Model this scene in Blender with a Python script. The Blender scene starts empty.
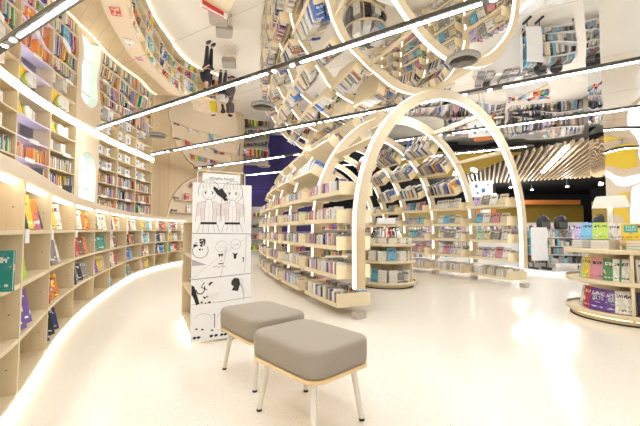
import bpy, math, random
from mathutils import Vector, Matrix, Euler
R = math.radians
rnd = random.Random(7)
S = bpy.context.scene
COL = S.collection
# ---------------------------------------------------------------- camera, light, exposure
H = 3.9                      # mirror ceiling height
cd = bpy.data.cameras.new('camera'); cam = bpy.data.objects.new('camera', cd); COL.objects.link(cam)
cd.sensor_width = 36; cd.lens = 350 / 640 * 36; cd.clip_end = 200; cd.clip_start = 0.05
cam.location = (0, 0, 1.2); cam.rotation_euler = (R(90 + 2.78), 0, 0)
S.camera = cam
W = bpy.data.worlds.new('world'); S.world = W; W.use_nodes = True
W.node_tree.nodes['Background'].inputs[0].default_value = (0.98, 0.98, 1.0, 1)
W.node_tree.nodes['Background'].inputs[1].default_value = 1.1
S.view_settings.view_transform = 'Standard'; S.view_settings.look = 'None'
S.view_settings.gamma = 1; S.view_settings.exposure = 0.55
S.view_settings.use_curve_mapping = False
cy = S.cycles
cy.max_bounces = 10; cy.diffuse_bounces = 4; cy.glossy_bounces = 5; cy.sample_clamp_indirect = 4.0
cy.use_denoising = True
LED_TRACK, LED_STRIP, LED_RIB, LED_FLOOR = 62.0, 4.5, 1.5, 6.0

# ---------------------------------------------------------------- materials
def new_mat(name):
    m = bpy.data.materials.new(name); m.use_nodes = True
    return m, m.node_tree.nodes, m.node_tree.links, m.node_tree.nodes['Principled BSDF']
def mix(n, l, fac, a, b):
    x = n.new('ShaderNodeMix'); x.data_type = 'RGBA'
    for k, v in ((0, fac), (6, a), (7, b)):
        if hasattr(v, 'is_linked'): l.new(v, x.inputs[k])
        else: x.inputs[k].default_value = v if k == 0 else (*v, 1)
    return x.outputs[2]
def plain(name, c, rough=.5, metal=0, var=.06, scale=8, spec=.5):
    m, n, l, b = new_mat(name)
    b.inputs['Roughness'].default_value = rough; b.inputs['Metallic'].default_value = metal
    b.inputs['Specular IOR Level'].default_value = spec
    t = n.new('ShaderNodeTexCoord'); z = n.new('ShaderNodeTexNoise'); z.inputs['Scale'].default_value = scale
    l.new(t.outputs['Object'], z.inputs['Vector'])
    l.new(mix(n, l, z.outputs[0], tuple(x * (1 - var) for x in c), tuple(min(1, x * (1 + var)) for x in c)), b.inputs['Base Color'])
    return m
def glow(name, c, s):
    m, n, l, b = new_mat(name)
    b.inputs['Base Color'].default_value = (.9, .9, .88, 1)
    b.inputs['Emission Color'].default_value = (*c, 1); b.inputs['Emission Strength'].default_value = s
    return m
def wood(name, a, bcol, sc=(2, 2, 30), rough=.45):
    m, n, l, b = new_mat(name)
    t = n.new('ShaderNodeTexCoord'); mp = n.new('ShaderNodeMapping'); mp.inputs['Scale'].default_value = sc
    z = n.new('ShaderNodeTexNoise'); z.inputs['Scale'].default_value = 2.2; z.inputs['Detail'].default_value = 4
    l.new(t.outputs['Object'], mp.inputs[0]); l.new(mp.outputs[0], z.inputs['Vector'])
    l.new(mix(n, l, z.outputs[0], a, bcol), b.inputs['Base Color']); b.inputs['Roughness'].default_value = rough
    return m
M = {}
M['maple'] = wood('maple veneer', (.66, .54, .34), (.79, .67, .47), (14, 14, 1.2))
M['maple_pale'] = wood('pale maple fascia', (.70, .56, .40), (.80, .66, .49), (1.5, 1.5, 20))
M['rib'] = wood('cream rib laminate', (.74, .62, .42), (.82, .70, .51), (1, 1, 9))
M['tray'] = wood('cream tray laminate', (.78, .66, .43), (.86, .74, .52), (3, 3, 14))
M['ply'] = wood('stool plywood', (.72, .52, .25), (.85, .65, .36), (2, 2, 40))
M['white'] = plain('white card', (.88, .88, .88), .5, var=.03)
M['white_metal'] = plain('cream painted metal', (.80, .76, .68), .35, var=.02)
M['black'] = plain('black plastic', (.02, .02, .022), .4)
M['dark'] = plain('dark ceiling void', (.02, .021, .025), .8)
M['grey'] = plain('grey housing', (.10, .095, .085), .4)
M['greyplate'] = plain('grey joint plate', (.42, .40, .37), .4)
M['steel'] = plain('brushed steel', (.55, .52, .48), .35, .9)
M['lav'] = plain('lavender white lining', (.72, .68, .86), .6, var=.03)
M['mint'] = plain('pale mint reveal', (.74, .84, .78), .6, var=.04)
M['purple'] = plain('purple wall paint', (.045, .028, .16), .6, var=.2, scale=1)
M['yellow'] = plain('mustard wall paint', (.30, .20, .02), .6, var=.1, scale=1)
M['yellow_print'] = plain('yellow print', (.85, .60, .05), .5)
M['orange'] = plain('orange paint', (.55, .18, .03), .6)
M['red'] = plain('red paint', (.55, .03, .03), .5)
M['teal'] = plain('teal ink', (.05, .35, .30), .5)
M['blue'] = plain('blue paint', (.03, .15, .55), .5)
M['ink'] = plain('black ink', (.015, .015, .018), .6)
M['inkgrey'] = plain('grey tone ink', (.45, .42, .45), .7, var=.2, scale=200)
M['pinkink'] = plain('pinkish grey tone', (.80, .73, .73), .7, var=.1, scale=150)
M['skin'] = plain('skin', (.62, .40, .29), .5)
M['hair'] = plain('black hair', (.02, .015, .012), .5)
M['led'] = glow('led diffuser', (.97, .99, 1.0), LED_TRACK)
M['ledstrip'] = glow('led strip', (1, .93, .80), LED_STRIP)
M['ledwarm'] = glow('warm led strip', (1, .80, .42), LED_STRIP * .5)
M['ledrib'] = glow('rib led strip', (1, .97, .90), LED_RIB)
M['ledfloor'] = glow('floor led strip', (1, .93, .76), LED_FLOOR)
M['day'] = glow('daylit pane', (.88, .97, 1.0), .8)
M['daylav'] = glow('lit lavender pane', (.95, .93, 1.0), 1.2)
# floor: cream terrazzo
def floor_mat():
    m, n, l, b = new_mat('cream terrazzo')
    t = n.new('ShaderNodeTexCoord')
    v = n.new('ShaderNodeTexVoronoi'); v.inputs['Scale'].default_value = 42
    l.new(t.outputs['Object'], v.inputs['Vector'])
    lt = n.new('ShaderNodeMath'); lt.operation = 'LESS_THAN'; lt.inputs[1].default_value = .17
    l.new(v.outputs['Distance'], lt.inputs[0])
    g = n.new('ShaderNodeMath'); g.operation = 'MULTIPLY'; l.new(lt.outputs[0], g.inputs[0])
    z2 = n.new('ShaderNodeTexNoise'); z2.inputs['Scale'].default_value = 25
    l.new(t.outputs['Object'], z2.inputs['Vector'])
    gt = n.new('ShaderNodeMath'); gt.operation = 'GREATER_THAN'; gt.inputs[1].default_value = .5
    l.new(z2.outputs[0], gt.inputs[0]); l.new(gt.outputs[0], g.inputs[1])
    z = n.new('ShaderNodeTexNoise'); z.inputs['Scale'].default_value = 90; z.inputs['Detail'].default_value = 3
    l.new(t.outputs['Object'], z.inputs['Vector'])
    base = mix(n, l, z.outputs[0], (.77, .71, .61), (.85, .80, .72))
    l.new(mix(n, l, g.outputs[0], base, (.56, .43, .31)), b.inputs['Base Color'])
    b.inputs['Roughness'].default_value = .2
    b.inputs['Specular IOR Level'].default_value = .3
    return m
M['floor'] = floor_mat()
def mirror_mat(name, wav, scale, tint):
    m, n, l, b = new_mat(name)
    b.inputs['Base Color'].default_value = (*tint, 1); b.inputs['Metallic'].default_value = 1; b.inputs['Roughness'].default_value = .0
    t = n.new('ShaderNodeTexCoord'); z = n.new('ShaderNodeTexNoise'); z.inputs['Scale'].default_value = scale; z.inputs['Detail'].default_value = 0
    bp = n.new('ShaderNodeBump'); bp.inputs['Strength'].default_value = 1; bp.inputs['Distance'].default_value = wav
    l.new(t.outputs['Object'], z.inputs['Vector']); l.new(z.outputs[0], bp.inputs['Height']); l.new(bp.outputs[0], b.inputs['Normal'])
    return m
M['mirror'] = mirror_mat('mirror ceiling panel', .018, .9, (.97, .955, .93))
M['mirrorcol'] = mirror_mat('wavy mirror cladding', .022, 1.6, (.88, .87, .86))
def plank_mat():
    m, n, l, b = new_mat('vertical wood planks')
    t = n.new('ShaderNodeTexCoord'); w = n.new('ShaderNodeTexWave'); w.inputs['Scale'].default_value = 1.6; w.bands_direction = 'DIAGONAL'
    mp = n.new('ShaderNodeMapping'); mp.inputs['Scale'].default_value = (1, 1, 0)
    l.new(t.outputs['Object'], mp.inputs[0]); l.new(mp.outputs[0], w.inputs['Vector'])
    z = n.new('ShaderNodeTexNoise'); z.inputs['Scale'].default_value = 3
    l.new(mp.outputs[0], z.inputs['Vector'])
    c = mix(n, l, z.outputs[0], (.58, .43, .25), (.70, .54, .34))
    gt = n.new('ShaderNodeMath'); gt.operation = 'GREATER_THAN'; gt.inputs[1].default_value = .985; l.new(w.outputs[1], gt.inputs[0])
    l.new(mix(n, l, gt.outputs[0], c, (.54, .41, .25)), b.inputs['Base Color']); b.inputs['Roughness'].default_value = .45
    return m
M['plank'] = plank_mat()
def fabric_mat():
    m, n, l, b = new_mat('grey beige upholstery')
    t = n.new('ShaderNodeTexCoord'); z = n.new('ShaderNodeTexNoise'); z.inputs['Scale'].default_value = 180; z.inputs['Detail'].default_value = 2
    l.new(t.outputs['Object'], z.inputs['Vector'])
    l.new(mix(n, l, z.outputs[0], (.29, .25, .20), (.39, .34, .28)), b.inputs['Base Color']); b.inputs['Roughness'].default_value = .75
    bp = n.new('ShaderNodeBump'); bp.inputs['Strength'].default_value = .15; bp.inputs['Distance'].default_value = .002
    l.new(z.outputs[0], bp.inputs['Height']); l.new(bp.outputs[0], b.inputs['Normal'])
    return m
M['fabric'] = fabric_mat()
def cover_mat():
    """printed book cover: the object's own colour, a picture patch and rows of title lettering"""
    m, n, l, b = new_mat('printed book cover')
    oi = n.new('ShaderNodeObjectInfo'); t = n.new('ShaderNodeTexCoord')
    sp = n.new('ShaderNodeSeparateXYZ'); l.new(t.outputs['Generated'], sp.inputs[0])
    def math(op, a, bb):
        x = n.new('ShaderNodeMath'); x.operation = op
        for k, v in ((0, a), (1, bb)):
            if hasattr(v, 'is_linked'): l.new(v, x.inputs[k])
            else: x.inputs[k].default_value = v
        return x.outputs[0]
    r100 = math('MULTIPLY', oi.outputs['Random'], 97.0)
    z = n.new('ShaderNodeTexNoise'); z.noise_dimensions = '4D'; z.inputs['Scale'].default_value = 3.4; z.inputs['Detail'].default_value = 1.5
    l.new(t.outputs['Generated'], z.inputs['Vector']); l.new(r100, z.inputs['W'])
    hs = n.new('ShaderNodeHueSaturation'); hs.inputs['Saturation'].default_value = .8
    l.new(oi.outputs['Color'], hs.inputs['Color'])
    fr = math('FRACT', math('MULTIPLY', oi.outputs['Random'], 13.7), 0.0)
    l.new(math('ADD', math('MULTIPLY', fr, .3), .35), hs.inputs['Hue'])
    l.new(math('ADD', math('MULTIPLY', fr, .9), .5), hs.inputs['Value'])
    art = mix(n, l, math('GREATER_THAN', z.outputs[0], .56), oi.outputs['Color'], hs.outputs[0])
    art = mix(n, l, math('GREATER_THAN', z.outputs[0], .66), art, (.75, .68, .58))
    # title lettering: snapped cells in one or two bands
    sx = math('SNAP', math('ADD', sp.outputs[0], math('MULTIPLY', sp.outputs[1], .37)), .055)
    sz = math('SNAP', sp.outputs[2], .05)
    cx = n.new('ShaderNodeCombineXYZ'); l.new(sx, cx.inputs[0]); l.new(sz, cx.inputs[1]); l.new(r100, cx.inputs[2])
    wn = n.new('ShaderNodeTexWhiteNoise'); l.new(cx.outputs[0], wn.inputs['Vector'])
    def band(lo, hi): return math('MULTIPLY', math('GREATER_THAN', sp.outputs[2], lo), math('LESS_THAN', sp.outputs[2], hi))
    bands = math('ADD', band(.70, .84), band(.12, .18))
    inset = math('MULTIPLY', math('GREATER_THAN', sp.outputs[0], .12), math('LESS_THAN', sp.outputs[0], .88))
    let = math('MULTIPLY', math('MULTIPLY', bands, inset), math('GREATER_THAN', wn.outputs[0], .42))
    gr = n.new('ShaderNodeRGBToBW'); l.new(oi.outputs['Color'], gr.inputs[0])
    tcol = mix(n, l, math('GREATER_THAN', gr.outputs[0], .3), (.85, .83, .78), (.04, .03, .05))
    l.new(mix(n, l, let, art, tcol), b.inputs['Base Color']); b.inputs['Roughness'].default_value = .35
    return m
M['cover'] = cover_mat()
M['pages'] = plain('book pages', (.80, .75, .66), .8, var=.08, scale=300)
def vcol_mat():
    m, n, l, b = new_mat('packed book spines')
    a = n.new('ShaderNodeAttribute'); a.attribute_name = 'spine'
    t = n.new('ShaderNodeTexCoord'); z = n.new('ShaderNodeTexNoise'); z.inputs['Scale'].default_value = 40
    l.new(t.outputs['Object'], z.inputs['Vector'])
    gt = n.new('ShaderNodeMath'); gt.operation = 'GREATER_THAN'; gt.inputs[1].default_value = .62; l.new(z.outputs[0], gt.inputs[0])
    l.new(mix(n, l, gt.outputs[0], a.outputs['Color'], (.55, .5, .45)), b.inputs['Base Color']); b.inputs['Roughness'].default_value = .4
    return m
M['spines'] = vcol_mat()

# ---------------------------------------------------------------- mesh building
ORG = {}
class MB:
    def __init__(s): s.v = []; s.f = []; s.mi = []; s.c = []; s.sm = []
    def add(s, vs, fs, mi=0, col=None, smooth=False):
        o = len(s.v); s.v += [tuple(x) for x in vs]
        for q in fs: s.f.append(tuple(o + i for i in q)); s.mi.append(mi); s.c.append(col); s.sm.append(smooth)
        return s
    def hexa(s, p, mi=0, col=None):           # p: 4 bottom corners then 4 top corners
        return s.add(p, [(3, 2, 1, 0), (4, 5, 6, 7), (0, 1, 5, 4), (1, 2, 6, 5), (2, 3, 7, 6), (3, 0, 4, 7)], mi, col)
    def box(s, c, d, m=None, mi=0, col=None):
        x, y, z = d[0] / 2, d[1] / 2, d[2] / 2
        p = [Vector((a, b, e)) + Vector(c) for e in (-z, z) for a, b in ((-x, -y), (x, -y), (x, y), (-x, y))]
        if m is not None: p = [m @ q for q in p]
        return s.hexa(p, mi, col)
    def prism(s, pts, off, mi=0, smooth=False):   # closed polygon extruded by vector off
        n = len(pts); a = [Vector(p) for p in pts]; b = [p + Vector(off) for p in a]
        s.add(a + b, [tuple(range(n - 1, -1, -1)), tuple(range(n, 2 * n))], mi)
        return s.add(a + b, [(i, (i + 1) % n, n + (i + 1) % n, n + i) for i in range(n)], mi, None, smooth)
    def loft(s, rings, close=True, caps=True, mi=0, smooth=False):
        n = len(rings[0]); vs = [p for r in rings for p in r]; fs = []
        for i in range(len(rings) - 1):
            for j in range(n if close else n - 1):
                k = (j + 1) % n; fs.append((i * n + j, i * n + k, (i + 1) * n + k, (i + 1) * n + j))
        s.add(vs, fs, mi, None, smooth)
        if caps: s.add(rings[0], [tuple(range(n - 1, -1, -1))], mi); s.add(rings[-1], [tuple(range(n))], mi)
        return s
    def tube(s, pts, rad, n=12, mi=0):
        pts = [Vector(p) for p in pts]; rad = rad if isinstance(rad, (list, tuple)) else [rad] * len(pts); rings = []
        for i, p in enumerate(pts):
            t = (pts[min(i + 1, len(pts) - 1)] - pts[max(i - 1, 0)]).normalized()
            u = t.orthogonal().normalized() if abs(t.z) < .95 else (t.cross(Vector((0, 1, 0)))).normalized()
            w = t.cross(u); rings.append([p + (u * math.cos(a) + w * math.sin(a)) * rad[i] for a in (2 * math.pi * k / n for k in range(n))])
        return s.loft(rings, mi=mi, smooth=True)
    def lathe(s, prof, c=(0, 0, 0), n=32, mi=0, smooth=True, a0=0, a1=2 * math.pi):
        c = Vector(c); full = abs(a1 - a0 - 2 * math.pi) < 1e-6; k = n if full else n + 1
        rings = [[c + Vector((r * math.cos(a0 + (a1 - a0) * j / n), r * math.sin(a0 + (a1 - a0) * j / n), z)) for j in range(k)] for r, z in prof]
        return s.loft(rings, close=full, caps=False, mi=mi, smooth=smooth)
    def build(s, name, mats, parent=None, local=False):
        me = bpy.data.meshes.new(name); o = bpy.data.objects.new(name, me); COL.objects.link(o)
        org = Vector((0, 0, 0))
        if parent is not None:
            o.parent = parent
            if not local: org = ORG.get(parent.name, Vector((0, 0, 0)))
        ORG[o.name] = org
        me.from_pydata([tuple(Vector(p) - org) for p in s.v], [], s.f)
        for m in (mats if isinstance(mats, (list, tuple)) else [mats]): me.materials.append(m)
        me.polygons.foreach_set('material_index', s.mi); me.polygons.foreach_set('use_smooth', s.sm)
        if any(c is not None for c in s.c):
            at = me.color_attributes.new('spine', 'FLOAT_COLOR', 'CORNER'); buf = []
            for f, c in zip(s.f, s.c): buf += list((*(c or (.5, .5, .5)), 1)) * len(f)
            at.data.foreach_set('color', buf)
        me.update(); return o
def tag(o, label, cat, group=None, kind=None):
    if label: o['label'] = label
    if cat: o['category'] = cat
    if group: o['group'] = group
    if kind: o['kind'] = kind
    return o
def struct(o): o['kind'] = 'structure'; return o
def thing(name, loc, label, cat, group=None, rz=0):
    o = bpy.data.objects.new(name, None); COL.objects.link(o); o.location = loc; o.rotation_euler = (0, 0, rz)
    ORG[o.name] = Vector(loc); o.empty_display_size = .1
    return tag(o, label, cat, group)
def text(name, body, size, mat, m, parent=None, ext=.0008, align='CENTER'):
    c = bpy.data.curves.new(name, 'FONT'); c.body = body; c.size = size; c.extrude = ext; c.align_x = align; c.align_y = 'CENTER'
    tmp = bpy.data.objects.new('tmp', c); COL.objects.link(tmp); bpy.context.view_layer.update()
    me = bpy.data.meshes.new_from_object(tmp.evaluated_get(bpy.context.evaluated_depsgraph_get())); bpy.data.objects.remove(tmp)
    me.materials.clear(); me.materials.append(mat); o = bpy.data.objects.new(name, me); COL.objects.link(o)
    if parent is not None: o.parent = parent
    o.matrix_local = m; return o
def frame(o, x, y, z):      # matrix with given axes and origin
    return Matrix(((x[0], y[0], z[0], o[0]), (x[1], y[1], z[1], o[1]), (x[2], y[2], z[2], o[2]), (0, 0, 0, 1)))

# ---------------------------------------------------------------- curves in plan
class Curve:
    def __init__(s, P, n=24):
        P = [Vector((*p, 0)) for p in P]; E = [2 * P[0] - P[1]] + P + [2 * P[-1] - P[-2]]; Q = []
        for i in range(1, len(E) - 2):
            for k in range(n):
                u = k / n; a, b, c, d = E[i - 1:i + 3]
                Q.append(.5 * (2 * b + (c - a) * u + (2 * a - 5 * b + 4 * c - d) * u * u + (3 * b - a - 3 * c + d) * u ** 3))
        Q.append(E[-2]); s.q = Q; s.s = [0]
        for i in range(1, len(Q)): s.s.append(s.s[-1] + (Q[i] - Q[i - 1]).length)
        s.L = s.s[-1]
    def at(s, x):
        x = min(max(x, 0), s.L - 1e-6); i = 0
        while s.s[i + 1] < x: i += 1
        f = (x - s.s[i]) / (s.s[i + 1] - s.s[i]); p = s.q[i].lerp(s.q[i + 1], f)
        a, b = s.q[max(i - 6, 0)], s.q[min(i + 7, len(s.q) - 1)]; t = (b - a).normalized()
        return p, t, Vector((t.y, -t.x, 0))          # point, travel direction, direction into the room
    def strip(s, mb, s0, s1, o0, o1, z0, z1, n=None, mi=0):   # a bar that follows the curve; offsets into the room
        n = n or max(1, int((s1 - s0) / .35)); rings = []
        for k in range(n + 1):
            p, t, r = s.at(s0 + (s1 - s0) * k / n)
            rings.append([p + r * o0 + Vector((0, 0, z0)), p + r * o1 + Vector((0, 0, z0)), p + r * o1 + Vector((0, 0, z1)), p + r * o0 + Vector((0, 0, z1))])
        mb.loft(rings, mi=mi); return mb
LOW = Curve([(-1.1, .6), (-1.62, 1.5), (-1.96, 2.23), (-2.32, 2.9), (-2.9, 3.96), (-3.55, 5.39), (-4.35, 7.58), (-4.9, 9.41), (-5.16, 11.4), (-5.0, 13.2), (-4.4, 14.9)])
UP = Curve([(-3.7, 2.4), (-4.35, 3.5), (-4.95, 4.7), (-5.45, 5.8), (-5.8, 6.9), (-6.05, 8.03), (-6.27, 9.44), (-6.42, 11.15), (-6.45, 13.4)])
LOW_S = [.55, 1.3, 2.09, 3.11, 4.49, 5.75, 6.96, 8.51, 9.97, 11.16, 12.15, 13.05, 13.88, 15.2]
UP_S = [.1, 1.2, 2.3, 3.4, 4.52, 5.76, 6.9, 8.02, 9.13, 10.27, 11.5]
SHELF_Z = [.08, .455, .83, 1.20]
UP_Z = [1.40, 1.80, 2.20, 2.60, 3.01, 3.43]

# ---------------------------------------------------------------- books
PAL = {'white': (.80, .78, .74), 'cream': (.72, .62, .45), 'orange': (.75, .24, .04), 'red': (.55, .04, .04), 'navy': (.03, .05, .18), 'black': (.025, .025, .03),
       'grey': (.28, .27, .27), 'brown': (.22, .11, .06), 'teal': (.03, .30, .27), 'green': (.08, .30, .10), 'lime': (.45, .65, .06), 'yellow': (.80, .58, .04), 'pink': (.70, .30, .35),
       'purple': (.16, .06, .35), 'sky blue': (.15, .48, .68), 'blue': (.04, .14, .48), 'lilac': (.50, .42, .68), 'mint': (.45, .68, .55)}
MIXED = ['white'] * 5 + ['cream'] * 3 + ['orange', 'red', 'navy', 'black', 'black', 'grey', 'brown', 'teal', 'green', 'yellow', 'pink', 'purple', 'sky blue', 'blue', 'lilac', 'mint', 'red', 'orange']
COMIC = ['white'] * 12 + ['cream'] * 3 + ['grey'] * 5 + ['pink'] * 2 + ['lilac'] * 2 + ['navy', 'black', 'sky blue', 'cream', 'cream', 'purple', 'brown', 'red', 'mint']
HARD = ['white'] * 7 + ['cream'] * 4 + ['grey'] * 4 + ['blue', 'blue', 'navy', 'black', 'brown', 'orange']
def book_mesh(name):
    b = MB()      # unit book: spine at -x, front cover faces -y, stands on z = 0
    b.box((0, -.46, .5), (1, .08, 1)); b.box((0, .46, .5), (1, .08, 1)); b.box((-.485, 0, .5), (.03, .84, 1))
    b.box((0, 0, .5), (.94, .84, .97), mi=1)
    o = b.build(name, [M['cover'], M['pages']]); me = o.data; bpy.data.objects.remove(o); return me
BOOK_ME = book_mesh('book')
def book(m, d, colour, name='book', label=None, group=None, cat='book'):
    o = bpy.data.objects.new(name, BOOK_ME); COL.objects.link(o)
    o.matrix_world = m @ Matrix.Diagonal((d[0], d[1], d[2], 1)); o.color = (*PAL[colour], 1)
    return tag(o, label, cat, group)
PACK = MB(); PACKC = MB()
def packed(m, d, colour, mb):
    j = rnd.uniform(.75, 1.2); c = tuple(min(.9, x * j) for x in PAL[colour])
    mb.box((0, 0, d[2] / 2), d, m, col=c)
ORD = ['first', 'second', 'third', 'fourth', 'fifth', 'sixth', 'seventh', 'eighth', 'ninth', 'tenth', 'eleventh', 'twelfth', 'thirteenth', 'fourteenth', 'fifteenth',
       'sixteenth', 'seventeenth', 'eighteenth', 'nineteenth', 'twentieth'] + ['twenty-' + w for w in ('first', 'second', 'third', 'fourth', 'fifth', 'sixth')]

# ================================================================ SETTING
fl = MB(); fl.add([(-14, -8, 0), (30, -8, 0), (30, 40, 0), (-14, 40, 0)], [(0, 1, 2, 3)]); struct(fl.build('floor', M['floor']))
EDGE = [(12.5, 5.4), (8.39, 9.06), (7.88, 10.02), (7.04, 11.8), (7.3, 16.5), (4.2, 20.5)]
ce = MB(); poly = [(-9, -3), (12.5, -3)] + EDGE + [(2.5, 23), (-9, 23)]
ce.prism([(x, y, H) for x, y in poly], (0, 0, .04)); struct(ce.build('ceiling', M['mirror']))
# mirror panel joints: thin dark lines set in the ceiling
jo = MB()
for k in range(-3, 12):
    d = Vector((-.85, .52, 0)); n = Vector((.52, .85, 0)); c = n * (k * 1.9 + 1.2) + Vector((0, 0, H - .0006))
    if abs(k) < 12:
        a, b = c - d * 4.5, c + d * 6.2
        if b.y < 22: jo.hexa([a, b, b + n * .006, a + n * .006] + [p + Vector((0, 0, .0004)) for p in (a, b, b + n * .006, a + n * .006)])
struct(jo.build('trim_1', M['greyplate']))
# left wall behind the upper bookcases
w = MB(); UP.strip(w, 0, UP.L, -.75, -.68, 0, H); struct(w.build('wall_left', M['lav']))
# plank wall with the arched niche, beyond the bookcases
wb = MB()
Wp = [Vector((-6.85, 13.4, 0)), Vector((-6.5, 13.42, 0)), Vector((-6.52, 14.3, 0)), Vector((-6.47, 14.9, 0)), Vector((-4.4, 19.2, 0)), Vector((-4.3, 19.5, 0)), Vector((-4.7, 19.7, 0)), Vector((-6.95, 15.0, 0))]
wb.prism([p for p in Wp], (0, 0, H)); struct(wb.build('wall_back', M['plank']))
bw = MB(); bw.box((2, -6, 1.95), (24, .15, 3.9)); struct(bw.build('wall_behind', M['maple_pale']))
# far walls beyond the shop floor
fw = MB(); fw.box((-6, 23.4, 1.95), (7.2, .1, 3.9)); fw.box((-1.2, 22.6, 1.95), (2.6, .1, 3.9)); struct(fw.build('wall_purple', M['purple']))
fy = MB(); fy.box((12, 24.6, 2.0), (13, .12, 1.9)); struct(fy.build('wall_mustard', M['yellow']))
fo = MB(); fo.box((14.6, 23.4, 3.05), (5.5, .3, .3), Matrix.Rotation(R(0), 4, 'Z')); struct(fo.build('trim_2', M['orange']))
fd = MB(); fd.box((10, 30, 3.5), (44, .2, 7)); fd.box((29, 12, 3.5), (.2, 40, 7)); fd.box((4, 27, .9), (20, .2, 1.8)); struct(fd.build('wall_far', M['dark']))
dk = MB(); dk.prism([(x, y, 4.25) for x, y in [(12.4, 5.4), (8.3, 9.1), (7.0, 11.8), (4.0, 23.2), (-12, 23.2), (-12, 31), (29, 31), (29, 5.4)]], (0, 0, .1)); struct(dk.build('ceiling_void', M['dark']))
# wooden baffles of the ceiling beyond the mirror
sl = MB(); ax = Vector((.43, .903, 0)); pr = Vector((.903, -.43, 0))
def edge_y(x):
    pts = sorted(EDGE); 
    for (x0, y0), (x1, y1) in zip(EDGE, EDGE[1:]):
        if min(x0, x1) <= x <= max(x0, x1) and abs(x1 - x0) > 1e-6 and y0 < 13: return y0 + (y1 - y0) * (x - x0) / (x1 - x0)
    return None
k = -22
O0 = Vector((7.04, 11.8, 0))
for k in range(-14, 54):
    base = O0 + pr * (k * .19)
    # start where this line leaves the mirror
    t0 = None
    for i in range(0, 400):
        p = base + ax * (-8 + i * .05)
        # outside of mirror polygon?
        inside = False; j = len(poly) - 1
        for q in range(len(poly)):
            (xi, yi), (xj, yj) = poly[q], poly[j]
            if (yi > p.y) != (yj > p.y) and p.x < (xj - xi) * (p.y - yi) / (yj - yi) + xi: inside = not inside
            j = q
        if not inside and p.y > 5.5: t0 = -8 + i * .05; break
    if t0 is None: continue
    a = base + ax * (t0 + .06); b = base + ax * 8.2
    if (b - a).dot(ax) < .5: continue
    z0, z1 = 3.84, 3.97
    sl.hexa([a + Vector((0, 0, z0)), a + pr * .055 + Vector((0, 0, z0)), b + pr * .055 + Vector((0, 0, z0)), b + Vector((0, 0, z0)),
             a + Vector((0, 0, z1)), a + pr * .055 + Vector((0, 0, z1)), b + pr * .055 + Vector((0, 0, z1)), b + Vector((0, 0, z1))])
struct(sl.build('ceiling_slats', M['plank']))
for i, (kk, t0, t1) in enumerate(((1.045, -.2, 5.0), (3.135, 1.5, 6.0), (5.225, -1, 5))):  # the last one is unseen, added for more light among the baffles
    a = O0 + pr * kk + ax * t0; b = O0 + pr * kk + ax * t1; o = thing('linear_light', (a.x, a.y, 3.8), ['linear light between the wooden baffles just beyond the large arch', 'linear light between the wooden baffles beside the mirrored column', 'added linear light between the wooden baffles hidden behind the mirrored column'][i], 'light', 'linear lights among the baffles')
    z = Vector((0, 0, 3.79)); u = Vector((0, 0, .05)); mb = MB(); mb.hexa([a + z, a + pr * .06 + z, b + pr * .06 + z, b + z] + [p + u for p in (a + z, a + pr * .06 + z, b + pr * .06 + z, b + z)])
    mb.build('diffuser', M['led'], o)
for i in range(9):
    x, y = rnd.uniform(7.5, 16), rnd.uniform(18, 23); mb = MB(); mb.tube([(x, y, 4.2), (x, y, 3.5)], .05, 8); o = thing('spotlight', (x, y, 3.5), 'small spotlight hanging in the dark ceiling above the mustard wall', 'light', 'spotlights in the dark ceiling')
    mb.build('can', M['black'], o); q = MB(); q.tube([(x, y, 3.5), (x, y, 3.47)], .06, 8); q.build('lamp', M['led'], o)
    pl_ = bpy.data.lights.new('lamp_light', 'POINT'); pl_.energy = 55; pl_.shadow_soft_size = .08; pl_.color = (1, .95, .88); po = bpy.data.objects.new('lamp_light', pl_); COL.objects.link(po); po.parent = o; po.location = (0, 0, -.12)

# ================================================================ LEFT: LOW CURVED BOOKCASES
c = MB(); LOW.strip(c, .2, LOW.L, -.42, .03, 1.54, 1.635, 60); struct(c.build('trim_3', M['maple_pale']))
tr = MB(); N = 50; rings = []
for k in range(N + 1):
    p, t, r = LOW.at(LOW.L * k / N * .93); q, t2, r2 = UP.at(UP.L * k / N); a = p - r * .41; b = q - r2 * .35
    rings.append([a + Vector((0, 0, 1.31)), a + Vector((0, 0, 1.36)), b + Vector((0, 0, 1.36)), b + Vector((0, 0, 1.31))])
tr.loft(rings); struct(tr.build('trim_4', M['plank']))
lb = MB(); LOW.strip(lb, .2, LOW.L, -.415, -.40, 1.35, 1.539, 60); struct(lb.build('trim_5', M['maple_pale']))
o = thing('led_strip', LOW.at(5)[0], 'glowing strip along the floor under the low curved bookcases', 'light')
mb = MB(); LOW.strip(mb, .2, LOW.L, -.05, -.02, .012, .062, 60); mb.build('diffuser', M['ledfloor'], o)
mb = MB(); LOW.strip(mb, .2, LOW.L, -.09, -.05, 0, .079, 60); mb.build('channel', M['maple'], o)
BAYW = ['low bay beside the camera', 'low bay before the teal book', 'low bay holding the teal book'] + [ORD[i] + ' low bay past the teal book' for i in range(12)]
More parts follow.
